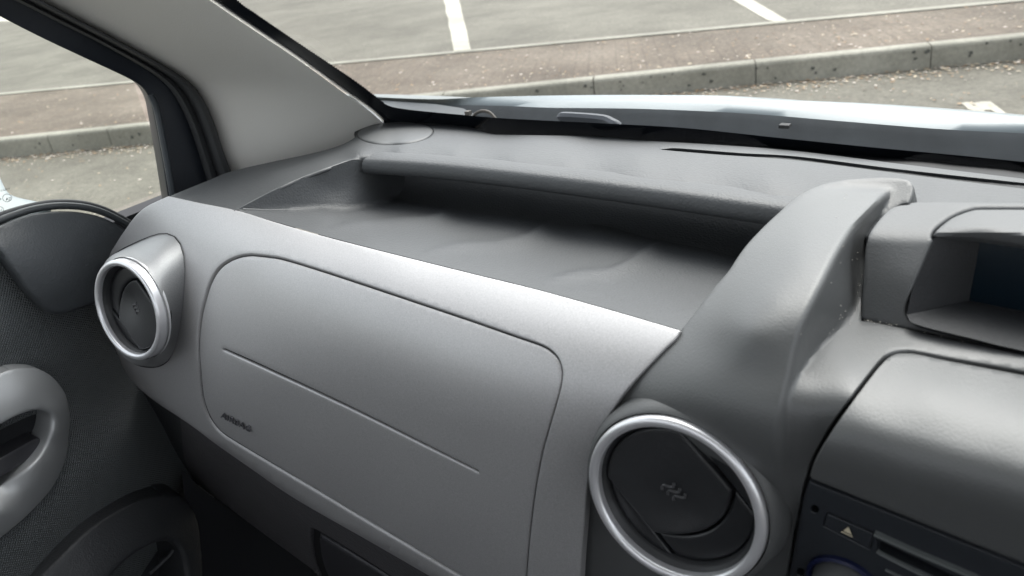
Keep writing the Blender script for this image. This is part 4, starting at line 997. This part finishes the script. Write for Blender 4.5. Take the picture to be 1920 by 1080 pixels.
# shapes given in normalised disc coordinates so that both vents share them; (u right, v up) in disc radii
def disc_shapes():
    a = math.radians(-45)                       # chord direction
    d = np.array([math.cos(a), math.sin(a)]); nn = np.array([-d[1], d[0]])   # nn points up-right
    def circ(t0, t1, r, k=40): return [np.array([math.cos(t), math.sin(t)])*r for t in np.linspace(t0, t1, k)]
    return d, nn
def vent_parts(root, c, n, r, spin=0.0, arc_side=1):
    n = np.array(n)/np.linalg.norm(n); a = np.cross(n, [0, 0, 1.]); a /= np.linalg.norm(a); a = -a if a[0] < 0 else a; b = np.cross(n, a); b = -b if b[2] < 0 else b
    cs, sn = math.cos(spin), math.sin(spin)
    def W(u, v, h): return c+(a*(u*cs-v*sn)+b*(u*sn+v*cs))*r+n*h
    def plate(poly2, h, name, m, bowl=None, edge=.035, eh=.0016, step=.055):
        O = np.array(poly2, float)
        O = resample(O, step*.6)
        if area(O) < 0: O = O[::-1]
        vs = [tuple(p) for p in O]; dr_ = [eh]*len(O); ed = [(i, (i+1) % len(O)) for i in range(len(O))]
        for k in (1, 2, 3):
            f = k/3; q = offset(O, edge*(1-math.cos(f*math.pi/2))); ok = segdist(O, q) > edge*(1-math.cos(f*math.pi/2))*.7
            for p_ in q[ok]: vs.append(tuple(p_)); dr_.append(eh*(1-math.sin(f*math.pi/2)))
        x0, y0 = O.min(0); x1, y1 = O.max(0); gx, gy = np.meshgrid(np.arange(x0, x1, step), np.arange(y0, y1, step)); g_ = np.stack([gx.ravel(), gy.ravel()], 1)
        g_ = g_[inside(O, g_)]; g_ = g_[segdist(O, g_) > edge+step*.3] if len(g_) else g_
        for p_ in g_: vs.append(tuple(p_)); dr_.append(0.)
        res = delaunay_2d_cdt([Vector(x) for x in vs], ed, [], 0, 1e-6, True)
        Q = np.array([(x.x, x.y) for x in res[0]]); D = np.array([dr_[o_[0]] if len(o_) else 0 for o_ in res[3]]); T = np.array(res[2]); T = T[inside(O, Q[T].mean(1))]
        H = np.full(len(Q), h)-D
        if bowl: H = H+bowl(Q)
        V = [W(q_[0], q_[1], hh) for q_, hh in zip(Q, H)]; Fc = [tuple(t) for t in T]
        es = {}
        for t in Fc:
            for i in range(3): es[(t[i], t[(i+1) % 3])] = 1
        be_ = [e for e in es if (e[1], e[0]) not in es]; bv = sorted({x for e in be_ for x in e}); mp = {}
        for x in bv: mp[x] = len(V); V.append(W(Q[x][0], Q[x][1], H[x]-.006))
        for e in be_: Fc.append((e[1], e[0], mp[e[0]], mp[e[1]]))
        return link(name, V, Fc, m, root, ang=45)
    R_ = .845; ch = .63                                        # disc radius, chord distance
    dv = np.array([math.cos(math.radians(-46)), math.sin(math.radians(-46))]); nv = np.array([-dv[1], dv[0]])
    def C(t, rr=R_): return np.array([math.cos(t), math.sin(t)])*rr
    base_a = math.atan2(nv[1], nv[0]); al = math.acos(ch/R_)
    gap = .012
    # the dividing arc between the flap and the crescent beside it
    s = arc_side
    A1 = nv*(ch-gap)+dv*s*.22; A2 = -nv*(ch-gap)+dv*s*.22
    t = np.linspace(0, 1, 22)
    arcp = [A1*(1-x)+A2*x+dv*s*(.42*4*x*(1-x)*.62) for x in t]
    # flap side outline: from A1 along chord to circle, around, chord back to A2
    hw = math.sqrt(R_*R_-(ch-gap)**2)
    p1 = nv*(ch-gap)-dv*s*hw; p2 = -nv*(ch-gap)-dv*s*hw
    def arc_between(pA, pB, through):
        ta = math.atan2(pA[1], pA[0]); tb = math.atan2(pB[1], pB[0]); tm = math.atan2(through[1], through[0])
        def norm(x, ref):
            while x < ref: x += 2*math.pi
            while x >= ref+2*math.pi: x -= 2*math.pi
            return x
        tb1 = norm(tb, ta); tm1 = norm(tm, ta)
        if tm1 > tb1: tb1 -= 2*math.pi
        return [C(x) for x in np.linspace(ta, tb1, 26)]
    flap = list(arcp)+[p2]+arc_between(p2, p1, -dv*s)[1:]+[A1]
    bowl = lambda q: -.0060*np.exp(-(((q-dv*s*.25) @ dv)**2+((q) @ nv)**2*.8)/.22)+.0016
    plate(flap, .0008-.0062, 'vent_flap', VENTB, bowl)
    q1 = nv*(ch-gap)+dv*s*hw; q2 = -nv*(ch-gap)+dv*s*hw
    B1 = arcp[0]+dv*s*.025; B2 = arcp[-1]+dv*s*.025
    cres = [x+dv*s*.025 for x in arcp]+[q2]+arc_between(q2, q1, dv*s)[1:]
    plate(cres, -.0062-.0022, 'vent_crescent', VENTS)
    for sg in (1, -1):
        e1 = nv*sg*(ch+gap); h2 = math.sqrt(R_*R_-(ch+gap)**2)
        seg = arc_between(e1-dv*h2, e1+dv*h2, nv*sg)
        plate(seg, -.0062-.0012, 'vent_segment', VENTS, edge=.02, eh=.0008)
    # heat symbol: three small waves moulded on the flap
    gl = []
    for k in (-1, 0, 1):
        o = dv*k*.085+np.array([-.06, .02]) if s > 0 else dv*k*.085+np.array([.02, 0])
        path = []
        for x in np.linspace(-1, 1, 13):
            path.append(W(*(o+nv*.095*x+dv*.034*math.sin(x*math.pi)), .0008-.0062+.0002+float(bowl(np.array([o])))))
        gl.append(tube_geo(path, .0008, 6))
    link('heat_symbol', *merge(*gl), mat('symbol_grey', (.07, .07, .074), .35) if 'symbol_grey' not in bpy.data.materials else bpy.data.materials['symbol_grey'], root)

vR, S_, cR, nR_ = vent('large round air vent with satin ring in the black console', pt(1261, 942, 'd', .386), (0.035, -.991, .125), .0457, SMOOTH, True)
vent_parts(vR, cR, nR_, .0457*.865*1.13, 0, 1)
# collar of the console round the right vent
link('vent_collar', *lathe(cR, nR_, [(.0459, -.004), (.0466, -.0015), (.0480, -.0020), (.0505, -.0080), (.0525, -.020)], 96), SMOOTH, vR, ang=60)
vL, S_, cL, nL_ = vent('smaller round air vent with satin ring at the door end of the silver fascia', pt(239, 582, 'd', .68), (.10, -.97, .218), .0440, SILV, False)
vent_parts(vL, cL, nL_, .0440*.865*1.13, math.radians(6), -1)
# silver housing of the left vent: from the ring back onto the fascia
ang = np.linspace(0, 2*math.pi, 72, endpoint=False)
a_ = np.cross(nL_, [0, 0, 1.]); a_ /= np.linalg.norm(a_); b_ = np.cross(nL_, a_)
ringo = np.array([cL-nL_*.0055+(.0452)*(a_*math.cos(t)+b_*math.sin(t)) for t in ang])
ringi = np.array([cL-nL_*.0085+(.0440)*(a_*math.cos(t)+b_*math.sin(t)) for t in ang])
def proj(P):
    c = P @ M; return np.stack([960+F_PX*c[:, 0]/c[:, 2], 540-F_PX*c[:, 1]/c[:, 2]], 1)
pr = proj(ringo); ctr = pr.mean(0)
foot_px = crc([(216, 476), (240, 462), (275, 446), (300, 436), (317, 432), (333, 437), (344, 450), (348, 470), (348, 510), (344, 560), (337, 610), (331, 640), (325, 662), (315, 678), (303, 686), (288, 689), (274, 688), (255, 683), (236, 668), (218, 640), (205, 600), (198, 555), (200, 515), (207, 490)], 6)
fa = np.unwrap(np.arctan2(foot_px[:, 1]-ctr[1], foot_px[:, 0]-ctr[0])); ra = np.arctan2(pr[:, 1]-ctr[1], pr[:, 0]-ctr[0])
def foot_at(t):
    # point of the foot outline in direction t from the ring centre
    dv = np.array([math.cos(t), math.sin(t)]); best = None
    for i in range(len(foot_px)):
        p0 = foot_px[i]-ctr; p1 = foot_px[(i+1) % len(foot_px)]-ctr; e = p1-p0; det = dv[0]*-e[1]+dv[1]*e[0]
        if abs(det) < 1e-9: continue
        s = (p0[0]*-e[1]+p0[1]*e[0])/det; u = (dv[0]*p0[1]-dv[1]*p0[0])/det
        if s > 0 and -1e-6 <= u <= 1+1e-6 and (best is None or s > best): best = s
    return ctr+dv*(best or 60)
fp = np.array([foot_at(t) for t in ra])
for _ in range(3): fp = (np.roll(fp, 1, 0)+2*fp+np.roll(fp, -1, 0))/4
Pf = SS.P(fp); Nf = SS.N(fp); rowsH = [ringi, ringo]
for s in (.12, .3, .5, .7, .85, .95, 1.0):
    base_p = ringo*(1-s)+(Pf-Nf*.0015)*s
    bulge = math.sin(math.pi*min(1, s))*.0050
    rowsH.append(base_p+Nf*bulge)
rowsH = [np.vstack([r, r[:1]]) for r in rowsH]
link('vent_housing', *loft_geo(rowsH), mat('vent_housing_shaded', (.30, .305, .31), .5, metal=.4, grain=(1500, .12, 'flake'), var=(1100, .88, 1.12)), vL, ang=50)  # fascia silver in a darker copy, shading of the housing painted in
# thin dark seam where the housing meets the fascia (linked below)
so_ = fp+(fp-ctr)/np.hypot(*(fp-ctr).T)[:, None]*.9
so2 = fp-(fp-ctr)/np.hypot(*(fp-ctr).T)[:, None]*.9
rr = [SS.P(so2)+SS.N(so2)*.0007, SS.P(so_)+SS.N(so_)*.0007]; rr = [np.vstack([r, r[:1]]) for r in rr]
link('housing_seam', *loft_geo(rr), SEAM, vL)

# a few dust specks in the corner by the ridge
gl = []
for k in range(30):
    t = random.random(); x = 1585+random.gauss(0, 28) if k % 2 else 1540+t*110; y = 470+random.gauss(0, 80) if k % 2 else 655-t*190+random.gauss(0, 10)
    if not inside(con, [(x, y)])[0]: continue
    q = SC_.P(np.array([(x, y)], float))[0]; nq = SC_.N(np.array([(x, y)], float))[0]
    gl.append(box_geo(q+nq*.0002, (.00035, .00035, .0002)))
for k in range(20):
    t = random.random(); x = 1612+t*200; y = 599+t*44+random.gauss(0, 1.5)
    q = SC_.P(np.array([(x, y)], float))[0]; nq = SC_.N(np.array([(x, y)], float))[0]; s = random.uniform(.0002, .0004)
    gl.append(box_geo(q+nq*.0006, (s, s, s*.7)))
o = link('dust_specks', *merge(*gl), DUST, None, smooth=False); o['kind'] = 'stuff'; tag(o, 'pale dust specks lying in the corner beside the display housing', 'dust')
